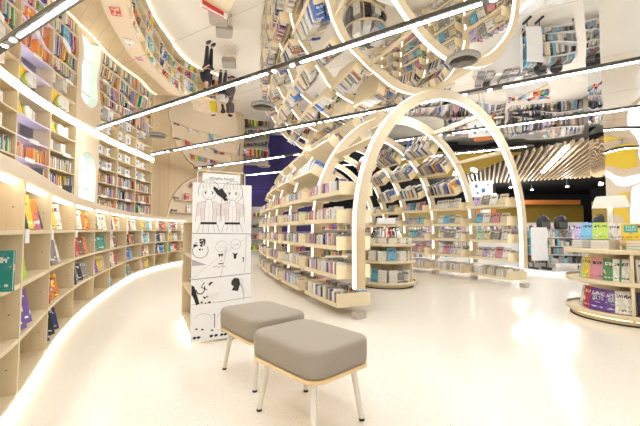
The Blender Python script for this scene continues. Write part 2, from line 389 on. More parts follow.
SPEC = {  # (bay, row from the top): colours of the photographed books
 (2, 0): ['black', 'yellow', 'orange', 'black'], (2, 1): ['lime'], (2, 2): ['purple', 'purple'], (2, 3): [],
 (3, 0): ['white', 'yellow', 'white'], (3, 1): ['brown', 'grey', 'white'], (3, 2): ['red', 'orange', 'orange'], (3, 3): ['navy', 'black', 'navy'],
 (4, 0): ['cream', 'white', 'orange', 'orange'], (4, 1): ['red', 'red', 'brown', 'orange'], (4, 2): ['black', 'grey', 'black', 'grey'], (4, 3): [],
 (5, 0): ['brown', 'white', 'cream', 'white'], (5, 1): ['grey', 'green', 'teal', 'teal'], (5, 2): ['white', 'purple', 'yellow', 'cream'], (5, 3): [],
 (6, 0): ['purple', 'white', 'orange', 'mint'], (6, 1): ['cream', 'white', 'brown'], (6, 2): ['black', 'white', 'red'], (6, 3): ['sky blue'],
 (7, 0): ['white', 'red', 'mint', 'white'], (7, 1): ['navy', 'black', 'orange', 'brown'], (7, 2): ['pink', 'blue', 'sky blue'], (7, 3): ['lilac', 'green', 'grey'],
 (8, 0): ['lime', 'yellow', 'sky blue', 'white'], (8, 1): ['white', 'sky blue', 'mint'], (8, 2): ['blue', 'orange', 'white'], (8, 3): ['cream', 'pink', 'yellow']}
for k in range(len(LOW_S) - 1):
    s0, s1 = LOW_S[k], LOW_S[k + 1]; p0 = LOW.at(s0)[0]
    o = thing('low_bookcase', p0, ('curved maple bookcase bay, ' + BAYW[k] + ', lit under its ledge')[:110], 'bookcase', 'low curved bookcase bays')
    mb = MB(); LOW.strip(mb, s0, s0 + .035, -.38, 0, .08, 1.54, 1); mb.build('side_panel', M['maple'], o)
    mb = MB(); LOW.strip(mb, s0 + .035, s1, -.385, -.37, .08, 1.54, 4); mb.build('back_panel', M['maple'], o)
    for z in SHELF_Z:
        mb = MB(); LOW.strip(mb, s0 + .035, s1, -.37, -.002, z - .03, z, 4); mb.build('shelf', M['maple'], o)
    mb = MB(); LOW.strip(mb, s0 + .06, s1 - .03, -.075, -.03, 1.515, 1.539, 4); mb.build('light_bar', M['ledstrip'], o)
    for r_ in (2, 1):
        if rnd.random() < .85:
            p, t, r = LOW.at(s0 + .10); mb = MB(); mb.box((0, 0, 0), (.11, .003, .10), frame(p + r * .003 + Vector((0, 0, SHELF_Z[4 - r_] - .045 if r_ == 1 else SHELF_Z[3] - .045)), t, r, Vector((0, 0, 1))))
            mb.build('shelf_label', M['white'], o) if r_ == 2 else None
    # shelf-pin holes in the side panel, as dark dots
    mb = MB()
    for z in (.25, .62, 1.0, 1.36):
        for off in (-.06, -.30):
            p, t, r = LOW.at(s0); mb.tube([p + r * off + Vector((0, 0, z)) - t * .001, p + r * off + Vector((0, 0, z)) + t * .0355], .0055, 6)
    mb.build('pin_hole', M['grey'], o)['kind'] = 'stuff'
    for row in range(4):
        z = SHELF_Z[3 - row]; cols = SPEC.get((k, row))
        if cols is None:
            if row == 3 and rnd.random() < .35: cols = []
            else: cols = [rnd.choice(MIXED) for _ in range(rnd.choice((3, 4, 4)) if k > 2 else 2)]
        if k < 2 or k > 11: cols = []
        n = len(cols); L = s1 - s0 - .1; x = s0 + .12 + rnd.uniform(0, .06)
        step = min(.25, (L - .16) / max(n, 1))
        for i, cc in enumerate(cols):
            h_ = rnd.uniform(.25, .305); w_ = h_ * rnd.uniform(.66, .76); t_ = rnd.uniform(.02, .045)
            p, t, r = LOW.at(x + w_ / 2 - .06); lean = R(rnd.uniform(15, 24)); yaw = R(rnd.uniform(42, 54))
            t2 = (t * math.cos(yaw) + r * math.sin(yaw)); r2 = Vector((t2.y, -t2.x, 0))
            up = Vector((0, 0, math.cos(lean))) - r2 * math.sin(lean); back = t2.cross(up) * -1
            if back.dot(r2) > 0: back = -back
            # cover faces the room: -y = room, x along the shelf
            xax = t2; yax = up.cross(xax)
            bz = z + abs(math.sin(lean)) * t_ * .5 + .001
            m = frame(p - r * .095 + Vector((0, 0, bz)), xax, yax, up)
            book(m, (w_, t_, h_), cc, label='%s book, %s along the %s shelf, %s' % (cc, ORD[i], ['top', 'upper middle', 'lower middle', 'bottom'][row], BAYW[k]), group='books on the low curved bookcases')
            x += step * rnd.uniform(.9, 1.05)
p, t, r = LOW.at(2.42)
book(frame(Vector((-1.93, 2.10, .832)), Vector((.97, .24, 0)).normalized(), Vector((-.24, .97, 0)).normalized(), Vector((0, 0, 1))), (.18, .02, .245), 'teal', label='large teal book standing square to the shelf, closest to the camera', group='books on the low curved bookcases')

# tent cards on the ledge
def tent_card(s, label, mat2):
    p, t, r = LOW.at(s); o = thing('tent_card', p - r * .15 + Vector((0, 0, 1.636)), label, 'sign', 'tent cards on the ledge')
    b = p - r * .15 + Vector((0, 0, 1.636)); up = Vector((0, 0, .17))
    for nm, sg, m_ in (('front_card', -1, M['black']), ('rear_card', 1, mat2)):
        q = b + t * (sg * .06); mb = MB(); w2 = r * .055
        mb.hexa([q - w2, q + w2, q + w2 + t * .004, q - w2 + t * .004] + [x + up - t * (sg * .055) for x in (q - w2, q + w2, q + w2 + t * .004, q - w2 + t * .004)])
        mb.build(nm, m_, o)
tent_card(3.25, 'black and white tent card on the pale ledge above the teal book', M['white'])
tent_card(4.75, 'black and white tent card on the ledge in front of the arched window', M['white'])
for s, cc, lab in ((7.9, 'red', 'red book lying flat on the pale ledge, seen in the mirrored ceiling'), (9.2, 'white', 'white booklet lying flat on the ledge, seen in the mirrored ceiling'), (10.0, 'pink', 'pink booklet lying flat on the ledge beyond the white booklet')):
    p, t, r = LOW.at(s); book(frame(p - r * .2 + Vector((0, 0, 1.648)) - t * .12, r, Vector((0, 0, -1)), t), (.2, .02, .28), cc, label=lab, group='books lying on the ledge')

# ================================================================ LEFT: UPPER BOOKCASES
o = thing('led_strip', UP.at(5)[0] + Vector((0, 0, 3.8)), 'bright strip light where the upper bookcases meet the mirrored ceiling', 'light')
mb = MB(); UP.strip(mb, 0, UP.L, .0, .035, 3.825, 3.898, 60); mb.build('diffuser', M['led'] if False else M['ledfloor'], o)
o = thing('led_strip', UP.at(5)[0] + Vector((0, 0, 1.37)), 'warm strip light in the trough at the foot of the upper bookcases', 'light')
mb = MB(); UP.strip(mb, 0, UP.L, .01, .04, 1.362, 1.385, 60); mb.build('diffuser', M['ledwarm'], o)
UPW = ['upper bay beside the camera', 'second upper bay', 'third upper bay', 'upper bay before the backlit niche', 'upper bay with the backlit niche', 'upper bay before the arched window', 'arched window', 'first bay past the window', 'second bay past the window', 'third bay past the window']
PROPC = 0
for k in range(len(UP_S) - 1):
    s0, s1 = UP_S[k], UP_S[k + 1]
    if k == 6: continue
    lit = k == 4
    o = thing('upper_bookcase', UP.at(s0)[0] + Vector((0, 0, 1.36)), 'tall set-back bookcase bay above the ledge, ' + UPW[k], 'bookcase', 'upper bookcase bays')
    wm = M['lav'] if lit else M['maple']
    for a in ((s0, s0 + .035),) + (((s1 - .035, s1),) if k in (5, 9) else ()):
        mb = MB(); UP.strip(mb, a[0], a[1], -.33, 0, 1.362, 3.82, 1); mb.build('side_panel', M['maple'], o)
    mb = MB(); UP.strip(mb, s0, s1, -.33, -.001, 3.82, H - .001, 4); mb.build('top_panel', M['maple'], o)
    if not lit: mb = MB(); UP.strip(mb, s0 + .035, s1, -.335, -.32, 1.362, 3.82, 4); mb.build('back_panel', wm, o)
    for i, z in enumerate(UP_Z):
        mb = MB(); UP.strip(mb, s0 + .035, s1 - (.035 if k in (5, 9) else 0), -.32, -.002, z - .03, z, 4); mb.build('shelf', wm if lit else M['maple'], o)
        if i in (2, 4) or rnd.random() < .25:
            sm = (s0 + s1) / 2 + rnd.uniform(-.2, .2); p, t, r = UP.at(sm); mb = MB(); mb.box((0, 0, 0), (.34, .004, .085), frame(p + r * .004 + Vector((0, 0, z - .01)), t, r, Vector((0, 0, 1)))); mb.build('shelf_label', M['white'], o)
    if lit:
        pw = thing('backlit_niche', UP.at(4.62)[0] + Vector((0, 0, 1.4)), 'lavender niche with a lit half-round panel behind the shelves', 'niche')
        mb = MB(); UP.strip(mb, s0 - .3, s1, -.60, -.59, 1.362, 3.82, 4); mb.build('lining', M['lav'], pw)
        p, t, r = UP.at(4.66); c0 = p - r * .345; pts = [c0 + t * .52 + Vector((0, 0, 1.6))] + [c0 + t * (.52 * math.cos(a)) + Vector((0, 0, 2.86 + .52 * math.sin(a))) for a in (math.pi * i / 20 for i in range(21))] + [c0 - t * .52 + Vector((0, 0, 1.6))]
        mb = MB(); mb.prism(pts, -r * .02); mb.build('lit_panel', M['daylav'], pw)
    # contents
    for i, z in enumerate(UP_Z):
        top = i >= 4; x = s0 + .06; end = s1 - .06; clear = .36
        if k == 4 and i == 4: continue
        if top:      # display props: white boxes, yellow folded cards, coloured discs
            for j in range(2):
                xs = s0 + .2 + j * .52; p, t, r = UP.at(xs); base = p - r * .16 + Vector((0, 0, z + .001)); q = rnd.random(); vis = 3 <= k
                lab_end = '%s shelf, %s' % ('topmost' if i == 5 else 'next lower', UPW[k])
                if (k in (4, 5) and i == 5 and j == 0) or (k == 4 and i == 4 and j == 1 and False):
                    od = thing('folded_card', base, 'yellow folded display card, ' + lab_end, 'display card', 'props on the upper shelves')
                    mb = MB(); mb.prism([base - t * .17 + r * .12, base + t * .14 + r * .12, base - t * .10 + r * .12 + Vector((0, 0, .3))], -r * .1); mb.build('card', plain('yellow card', (.85, .55, .01), .5), od)
                    od = thing('disc_display', base, 'lime edged white disc beside the yellow card, ' + lab_end, 'display disc', 'props on the upper shelves')
                    mb = MB(); cc = base + t * .27 + r * .10 + Vector((0, 0, .125)); mb.tube([cc, cc + r * .03], .12, 20); mb.build('face', M['white'], od)
                    mb = MB(); mb.tube([cc - r * .05, cc - r * .001], .125, 20); mb.build('edge', plain('lime edge', (.45, .7, .03), .5), od)
                else:
                    n = rnd.choice((2, 3)); 
                    for b_ in range(n):
                        hh = rnd.uniform(.2, .27); ww = rnd.uniform(.07, .1); d_ = .2; mm = frame(base + t * (b_ * .105 - .1), t, -r, Vector((0, 0, 1)))
                        blue = (k >= 7 and b_ == 1)
                        od = thing('box_file', base + t * (b_ * .105 - .1), '%s box file, %s in %s cluster, %s' % ('white-blue' if blue else 'white', ORD[b_], ORD[j], lab_end), 'box', 'box files on the upper shelves')
                        mb = MB(); mb.box((0, 0, hh / 2), (ww, d_, hh), mm); mb.build('case', M['white'], od)
                        mb = MB(); mb.box((0, -d_ / 2 - .002, hh * .6), (ww * .75, .003, hh * .4), mm); mb.build('spine_label', M['blue'] if blue else M['pages'], od)
            if k < 4 or i == 5: continue
            continue
        dens = .95
        while x < end:
            if rnd.random() < .06: x += rnd.uniform(.08, .25)
            t_ = rnd.uniform(.018, .045); h_ = rnd.uniform(.2, .31); w_ = rnd.uniform(.15, .2)
            p, t, r = UP.at(x + t_ / 2); m = frame(p - r * (.04 + w_ / 2 + rnd.uniform(0, .03)) + Vector((0, 0, z + .001)), t, -r, Vector((0, 0, 1)))
            packed(m, (t_, w_, h_), rnd.choice(MIXED if k != 4 else ['orange', 'orange', 'yellow', 'red', 'cream', 'purple', 'white', 'blue']), PACK); x += t_ + .002
p, t, r = UP.at(6.35)
book(frame(p - r * .03 + Vector((0, 0, 1.802)), t, -r, Vector((0, 0, 1))), (.24, .03, .33), 'sky blue', label='tall sky blue book facing out just before the arched window', group='books facing out on the upper shelves')
p, t, r = UP.at(5.3)
book(frame(p - r * .03 + Vector((0, 0, 1.802)), t, -r, Vector((0, 0, 1))), (.2, .03, .25), 'green', label='green book facing out under the backlit niche', group='books facing out on the upper shelves')
p, t, r = UP.at(5.05)
book(frame(p - r * .05 + Vector((0, 0, 2.202)), t, -r, Vector((0, 0, 1))), (.42, .03, .28), 'orange', label='wide orange and purple picture book facing out in the backlit niche', group='books facing out on the upper shelves')

# arched window in its own panel
def arched_window(curve, s0, s1, name, z0, z1, rad, spring, depth):
    p, t, r = curve.at((s0 + s1) / 2); half = (curve.at(s1)[0] - curve.at(s0)[0]).length / 2
    t = (curve.at(s1)[0] - curve.at(s0)[0]).normalized(); r = Vector((t.y, -t.x, 0)); p = (curve.at(s0)[0] + curve.at(s1)[0]) / 2
    Z = Vector((0, 0, 1)); n = 24
    arc = [(-rad, z0)] + [(-rad * math.cos(math.pi * i / n), spring + rad * math.sin(math.pi * i / n)) for i in range(n + 1)] + [(rad, z0)]
    out = [(-half, z0)] + [(max(-half, min(half, -1.6 * half * math.cos(math.pi * i / n))), z1 if .2 < i / n < .8 else spring + (z1 - spring) * min(1, math.sin(math.pi * i / n) / math.sin(.2 * math.pi))) for i in range(n + 1)] + [(half, z0)]
    P = lambda a, o: p + t * a[0] + Z * a[1] + r * o
    o = bpy.data.objects.new(name, None); COL.objects.link(o); o.location = p + Z * z0; ORG[o.name] = p + Z * z0; o['kind'] = 'structure'
    mb = MB(); mb.loft([[P(a, .0) for a in arc], [P(a, .0) for a in out]], close=False, caps=False); mb.build('panel', M['maple_pale'], o)
    mb = MB(); mb.loft([[P(a, .004) for a in arc], [P(a, -depth) for a in arc]], close=False, caps=False, smooth=False); mb.build('reveal', M['mint'], o)
    mb = MB(); mb.prism([P(a, -depth) for a in arc], -r * .02); pn = mb.build('pane', M['day'], o)
    mb = MB()
    for a, b in (((-.04, z0), (.04, spring + rad)),): mb.hexa([P(x, y) for y in (-depth, -depth + .04) for x in ((a[0], a[1]), (b[0], a[1]), (b[0], b[1]), (a[0], b[1]))])
    for zz in (z0 + .45, z0 + .95, z0 + 1.45): mb.hexa([P(x, y) for y in (-depth, -depth + .04) for x in ((-rad, zz), (rad, zz), (rad, zz + .05), (-rad, zz + .05))])
    mb.build('muntin', M['mint'], o)
arched_window(UP, 6.9, 8.02, 'window_1', 1.37, H - .002, .44, 2.84, .24)

# niche with books on the plank wall
NP0 = Vector((-6.47, 14.9, 0)); ND = (Vector((-4.4, 19.2, 0)) - NP0).normalized(); NR = Vector((ND.y, -ND.x, 0)); NC = NP0 + ND * 2.2
o = thing('arched_niche', NC + Vector((0, 0, 1.4)), 'large half-round display niche with small shelves on the plank wall', 'niche')
Zv = Vector((0, 0, 1))
def npt(x, z, off): return NC + ND * x + Zv * z + NR * off
arc = [(2.3 * math.cos(math.pi * i / 40), 1.4 + 2.3 * math.sin(math.pi * i / 40)) for i in range(41)]
mb = MB(); mb.prism([npt(-2.05, .01, .004)] + [npt(2.05, .01, .004)] + [npt(x, z, .004) for x, z in arc], NR * .01); mb.build('panel', M['maple_pale'], o)
mb = MB(); mb.loft([[npt(x * f, 1.4 + (z - 1.4) * f, q) for f, q in ((1.0, .015), (1.03, .015), (1.03, .1), (1.0, .1))] for x, z in arc]); mb.build('rim', M['rib'], o)
for z, x0, x1 in ((1.95, -2.2, 2.2), (2.5, -2.0, 2.0), (3.12, -1.1, 1.4)):
    mb = MB(); mb.hexa([npt(x0, z, .015), npt(x1, z, .015), npt(x1, z, .2), npt(x0, z, .2)] + [npt(x0, z + .035, .015), npt(x1, z + .035, .015), npt(x1, z + .035, .2), npt(x0, z + .035, .2)]); mb.build('shelf', M['maple'], o)
NB = [(2.5, -1.9, 'black', .3, .1), (2.5, -1.3, 'red', .22, .3), (2.5, -.8, 'navy', .2, .26), (2.5, -.1, 'white', .2, .28), (2.5, .5, 'navy', .2, .24), (2.5, 1.0, 'red', .22, .3), (1.95, -2.0, 'black', .3, .1), (1.95, -1.2, 'white', .2, .3), (1.95, -.6, 'cream', .2, .26), (1.95, .2, 'sky blue', .2, .26)] + \
     [(3.12, -1.0 + .2 * i, ['red', 'yellow', 'green', 'sky blue', 'orange', 'white', 'navy', 'red', 'yellow', 'mint', 'blue'][i], .16, .2) for i in range(11)]
for i, (z, x, cc, w_, h_) in enumerate(NB):
    book(frame(npt(x, z + .037, .12), ND, -NR, Zv), (w_, .03, h_), cc, label='%s book facing out on the niche %s shelf, %s along' % (cc, {1.95: 'bottom', 2.5: 'middle', 3.12: 'top'}[z], ORD[[q for q in range(len(NB)) if NB[q][0] == z].index(i)]), group='books in the half-round niche')

# ================================================================ TRUNNEL OF ARCHES
LF = [(.53, 4.83), (-.07, 6.2), (-.6, 7.5), (-1.05, 8.8), (-1.42, 10.1), (-1.72, 11.4), (-1.95, 12.7)]
RF = [(4.29, 7.416), (3.80, 8.72), (3.20, 9.75), (2.65, 10.75), (2.22, 11.7), (1.95, 12.7), (1.75, 13.7)]
ZC, CR = 1.2, 2.35
class Rib:
    def __init__(s, a, b):
        s.a, s.b = Vector((*a, 0)), Vector((*b, 0)); s.d = (s.b - s.a).normalized(); s.half = (s.b - s.a).length / 2; s.m = (s.a + s.b) / 2; s.n = Vector((s.d.y, -s.d.x, 0))
    def pt(s, side, q):     # q < 0: height on the leg (-q); q >= 0: angle up the arc
        sg = -1 if side == 'L' else 1
        if q < 0:
            x, z, o = s.half, -q, s.d * sg
        else:
            x, z = s.half * math.cos(q), ZC + CR * math.sin(q); o = (s.d * (sg * math.cos(q)) + Zv * math.sin(q)).normalized()
        return s.m + s.d * (sg * x) + Zv * z, o
    def path(s):
        P = [s.pt('L', -z) for z in (.0, .4, .8)] + [s.pt('L', math.pi / 2 * i / 24) for i in range(25)] + [s.pt('R', math.pi / 2 * i / 24) for i in range(23, -1, -1)] + [s.pt('R', -z) for z in (.8, .4, .0)]
        return P
RIBS = [Rib(a, b) for a, b in zip(LF, RF)]
for k, rb in enumerate(RIBS):
    o = thing('arch_rib', rb.m, ['large cream arch at the mouth of the book tunnel', 'second cream arch of the book tunnel', 'third cream arch of the book tunnel', 'fourth cream arch of the book tunnel', 'fifth cream arch of the book tunnel', 'sixth cream arch of the book tunnel', 'last cream arch at the far end of the book tunnel'][k], 'arch', 'arches of the book tunnel')
    P = rb.path(); w2 = .078; lw = .034 if k == 0 else .022
    mb = MB(); mb.loft([[p + q * a + rb.n * b for a, b in ((-w2, -.05), (w2, -.05), (w2, .05), (-w2, .05))] for p, q in P]); mb.build('rib', M['rib'], o)
    for sg in (-1, 1):
        mb = MB(); PP = P[1:-1]; PP = [(P[0][0] + Zv * .1, P[0][1])] + PP + [(P[-1][0] + Zv * .1, P[-1][1])]
        mb.loft([[p + q * a + rb.n * b for a, b in ((sg * w2, -lw), (sg * (w2 + .004), -lw), (sg * (w2 + .004), lw), (sg * w2, lw))] for p, q in PP]); mb.build('light_strip', M['ledrib'], o)
    for f in (rb.a, rb.b):
        mb = MB(); mb.box((0, 0, .045), (.172, .112, .09), frame(f, rb.d, rb.n, Zv)); mb.build('foot', M['steel'], o)
for sd, q in (('L', .62), ('L', 1.1), ('R', .75), ('R', 1.2)):
    for k in (0,):
        a, na = RIBS[k].pt(sd, q); b, nb = RIBS[k + 1].pt(sd, q); e = (b - a).normalized(); ot = (na - e * na.dot(e)).normalized(); up = ot.cross(e)
        o = thing('cross_beam', (a + b) / 2, 'cream beam joining the two front arches, %s, %s' % ('stool side' if sd == 'L' else 'lamp table side', 'lower' if q < 1 else 'upper'), 'beam', 'beams between the front arches')
        mb = MB(); mb.box((0, 0, 0), ((b - a).length - .11, .11, .035), frame((a + b) / 2, e, ot, up)); mb.build('beam', M['rib'], o)
ROWQ = [-.14, -.53, -.93, math.asin((1.31 - ZC) / CR), math.asin((1.71 - ZC) / CR)] + [.42 + .29 * i for i in range(4)]
ROWN = ['bottom', 'second', 'third', 'fourth', 'fifth', 'sixth', 'seventh', 'eighth', 'ninth', 'tenth', 'eleventh', 'twelfth']
SIDEW = {'L': 'window-side wall', 'R': 'shop-side wall'}
def comic_label(cc, i, row, k, side): return '%s comic, %s along the %s tray up, %s bay, facing the stools' % (cc, ORD[i], ROWN[row], ORD[k])
for side in 'LR':
    for k in range(len(RIBS) - 1):
        ra, rb2 = RIBS[k], RIBS[k + 1]; base = (ra.a + rb2.a) / 2 if side == 'L' else (ra.b + rb2.b) / 2
        o = thing('tunnel_bookcase', base, 'book trays between %s and %s arches, %s' % (ORD[k], ORD[k + 1], 'stool side' if side == 'L' else 'lamp table side'), 'bookcase', 'bays of the book tunnel')
        for row, q in enumerate(ROWQ):
            if row >= 5 and (k == 0 or (side == 'R' and (k > 3 or row == 8))): continue
            pa, na = ra.pt(side, q); pb, nb = rb2.pt(side, q)
            if q >= 0 and row < 5:   # the lower rows stay level though the arc has begun
                na = nb = None
            e = (pb - pa).normalized(); Lr = (pb - pa).length - (.3 if row < 5 else .34)
            if na is None: out = Vector((e.y, -e.x, 0)); out = out if out.dot(ra.d) * (-1 if side == 'L' else 1) > 0 else -out
            else: out = ((na + nb) / 2); out = (out - e * out.dot(e)).normalized()
            up = out.cross(e); up = up if (up.z > 0 if row < 9 else up.dot(ra.d) * (1 if side == 'L' else -1) > -.05) else -up
            mid = (pa + pb) / 2; F = frame(mid, e, out, up)
            HD = .26 if row < 5 else .24; hl = Lr / 2
            tr_ = MB()
            tr_.box((0, 0, 0), (Lr, HD * 2, .02), F)
            tp = tr_.build('tray', M['tray'], o)
            for sg in (-1, 1):
                mb = MB(); mb.box((0, sg * (HD + .005), .022), (Lr, .012, .062), F); mb.build('lip', M['tray'], tp)
                mb = MB(); mb.box((sg * (hl + .006), 0, .085), (.012, HD * 2 + .02, .19), F); mb.build('end_panel', M['tray'], tp)
            mb = MB(); mb.box((0, 0, .1), (Lr, .012, .17), F); mb.build('divider', M['tray'], tp)
            # books on both sides of the tray
            for s2 in (-1, 1):                      # -1 faces into the tunnel
                inner = s2 < 0
                bi = 0; x = -hl + (.03 if True else 0); end = hl - .03
                faceout = side == 'R' and inner and row in (1, 2, 3, 4)
                hard = row >= 5
                if faceout:
                    cnt = 4 if row > 1 else 5
                    for i in range(cnt):
                        if row > 1 and k > 2 and i > 2: continue
                        cc = rnd.choice(['white', 'white', 'white', 'cream', 'grey', 'lilac', 'mint', 'pink', 'sky blue', 'white', 'cream', 'grey'] if row > 1 else ['white', 'lilac', 'cream', 'white', 'pink'])
                        w_, h_, t_ = rnd.uniform(.19, .22), rnd.uniform(.26, .29), .02
                        xx = -hl + .17 + (Lr - .36) * i / max(cnt - 1, 1) + rnd.uniform(-.02, .02); ln = R(16)
                        zax = Vector((0, -s2 * math.sin(ln) * 1.0, math.cos(ln))); zax = Vector((0, (-s2) * math.sin(ln), math.cos(ln))); yax = Vector((0, -s2 * math.cos(ln), -math.sin(ln))); xax = yax.cross(zax)
                        m = F @ frame(Vector((xx, s2 * .17, .0165)), xax, yax, zax)
                        if k < 3: book(m, (w_, t_, h_), cc, label='%s book facing out, %s along %s tray up, %s bay inside arches' % (cc, ORD[i], ROWN[row], ORD[k]), group='books facing out inside the tunnel')
                        else: packed(m, (w_, t_, h_), cc, PACK)
                    continue
                indiv = (side == 'L' and not inner and k < 2 and row < 5)
                indh = hard and row < 9 and 0 < k < 3 and ((side == 'L' and not inner) or (side == 'R' and inner))
                while x < end - .02:
                    if hard: t_, h_, w_ = rnd.uniform(.03, .065), rnd.uniform(.25, .31), rnd.uniform(.18, .21); cc = rnd.choice(HARD)
                    else: t_, h_, w_ = rnd.uniform(.018, .034) if not indiv else rnd.uniform(.035, .055), rnd.uniform(.17, .215), .14; cc = rnd.choice(COMIC if not (side == 'R' and row == 0) else ['white', 'white', 'cream', 'lilac'])
                    if x + t_ > end: break
                    if rnd.random() < .05: x += .05
                    yy = s2 * (HD - .012 - w_ / 2 - rnd.uniform(0, .02))
                    m = F @ frame(Vector((x + t_ / 2, yy, .0115)), Vector((0, -s2, 0)), Vector((s2, 0, 0)), Vector((0, 0, 1)))
                    if indiv and bi < 24: book(m, (w_, t_, h_), cc, 'comic_book', comic_label(cc, bi, row, k, side), 'comics in the tunnel trays', 'comic')
                    elif indh and bi < 14: book(m, (w_, t_, h_), cc, 'hardback_book', '%s hardback, %s in the tilted %s tray, %s bay, %s' % (cc, ORD[bi], ROWN[row], ORD[k], 'outer face' if side == 'L' else 'inner face'), 'hardbacks in the tilted trays', 'book')
                    else: packed(m, (w_, t_, h_), cc, PACKC)
                    x += t_ + .003; bi += 1

# ================================================================ STOOLS
def stool(loc, rz, label):
    o = thing('upholstered_stool', loc, label, 'stool', 'grey upholstered stools', rz)
    def rr(hx, hy, r, z, n=8):
        return [Vector((cx * (hx - r) + r * math.cos(a), cy * (hy - r) + r * math.sin(a), z)) for cx, cy, a0 in ((1, 1, 0), (-1, 1, 90), (-1, -1, 180), (1, -1, 270)) for a in (R(a0 + 90 * i / n) for i in range(n + 1))]
    hx, hy, r = .325, .255, .105
    mb = MB(); mb.loft([rr(hx + a, hy + a, max(.028, r + a * .5), z) for a, z in ((-.012, .372), (0, .38), (.004, .42), (.004, .495), (.001, .514), (-.007, .524), (-.02, .529), (-.05, .532), (-.12, .536), (-.2, .537))], smooth=True)
    mb.build('cushion', M['fabric'], o, True)
    mb = MB(); mb.loft([rr(hx + .001 + a, hy + .001 + a, r, z) for a, z in ((-.004, .346), (.002, .35), (.002, .366), (-.004, .37))], smooth=False); mb.build('seat_base', M['ply'], o, True)
    for sx in (-1, 1):
        for sy in (-1, 1):
            mb = MB(); a = Vector((sx * .225, sy * .165, .348)); b = Vector((sx * .27, sy * .205, .012)); mb.tube([a, b], [.022, .0165], 14); lg = mb.build('leg', M['white_metal'], o, True)
            mb = MB(); mb.tube([b + Vector((0, 0, .004)), b - Vector((0, 0, .012))], [.0175, .018], 14); mb.build('foot_pad', M['black'], lg, True)
    return o
stool((-.07, 2.33, 0), R(-47), 'grey cushioned stool nearer the camera, in front of the other one')
stool((-.495, 3.0, 0), R(-51), 'grey cushioned stool between the front stool and the manga panel')
for (x, y, a, lab) in ((-2.98, 9.75, -75, 'grey stool seen only in the mirrored ceiling, beside the red sign'), (-3.02, 10.5, -75, 'grey stool seen only in the mirrored ceiling, next past the red sign'), (-3.33, 12.55, -80, 'grey stool alone near the standing people, seen in the mirrored ceiling')):
    stool((x, y, 0), R(a), lab)

# ================================================================ MANGA PANEL UNIT
PA, PB = Vector((-1.355, 3.72, 0)), Vector((-.785, 4.0, 0)); e = (PB - PA).normalized(); wP = (PB - PA).length; nrm = Vector((e.y, -e.x, 0)); back = -nrm
o = thing('magazine_rack', (PA + PB) / 2 + back * .5, 'tall white book rack with a black and white manga print on its end', 'rack')
def pb(u, v, w_): return PA + e * u + back * v + Zv * w_
mb = MB(); F = frame(PA, e, back, Zv)
mb.box((wP / 2, .0225, .865), (wP, .045, 1.69), F); mb.build('end_panel', M['white'], o)
mb = MB(); mb.box((wP / 2, 1.1, .665), (wP, .03, 1.29), F); mb.build('end_panel', M['maple'], o)
mb = MB(); mb.box((wP / 2, .56, .66), (.03, 1.04, 1.26), F); mb.build('spine_panel', M['maple'], o)
for z in (.1, .5, .9, 1.3):
    mb = MB(); mb.box((wP / 2, .56, z), (wP, 1.04, .025), F); mb.build('shelf', M['maple'], o)
mb = MB(); mb.box((.0, .55, .035), (.02, 1.0, .05), F); mb.build('light_strip', M['ledfloor'], o)
for row, z in enumerate((.115, .515, .915)):
    for i in range(5):
        cc = rnd.choice(['cream', 'white', 'brown', 'grey', 'cream']); x = .16 + i * .2
        book(F @ frame(Vector((.09, x, z + .004)), Vector((0, -1, 0)), Vector((.96, 0, -.28)), Vector((.28, 0, .96))), (.17, .02, .25), cc, label='%s book facing the curved wall, %s along the %s shelf of the manga rack' % (cc, ORD[i], ['bottom', 'second', 'third', 'top'][row]), group='books in the manga rack')
# the print: generic comic page drawn with ink strokes lying on the panel
PG = frame(PA + Zv * .02 - back * .001, e, Zv, nrm)     # x across, y up, z towards the viewer
pr_ = {'ink': MB(), 'tone': MB(), 'pink': MB()}
def stroke(pts, w_=.004, key='ink', z=.001):
    pts = [Vector((x, y, 0)) for x, y in pts]; mb = pr_[key]; L_, R_ = [], []
    for i, p in enumerate(pts):
        t = pts[min(i + 1, len(pts) - 1)] - pts[max(i - 1, 0)]
        if t.length < 1e-6: t = Vector((1, 0, 0))
        n = Vector((-t.y, t.x, 0)).normalized() * w_ / 2; L_.append(PG @ (p + n + Vector((0, 0, z)))); R_.append(PG @ (p - n + Vector((0, 0, z))))
    mb.loft([L_, R_], close=False, caps=False)
def blob(pts, key='ink', z=.0014): pr_[key].add([PG @ Vector((x, y, z)) for x, y in pts], [tuple(range(len(pts)))])
def arcp(cx, cy, rx, ry, a0, a1, n=14): return [(cx + rx * math.cos(R(a0 + (a1 - a0) * i / n)), cy + ry * math.sin(R(a0 + (a1 - a0) * i / n))) for i in range(n + 1)]
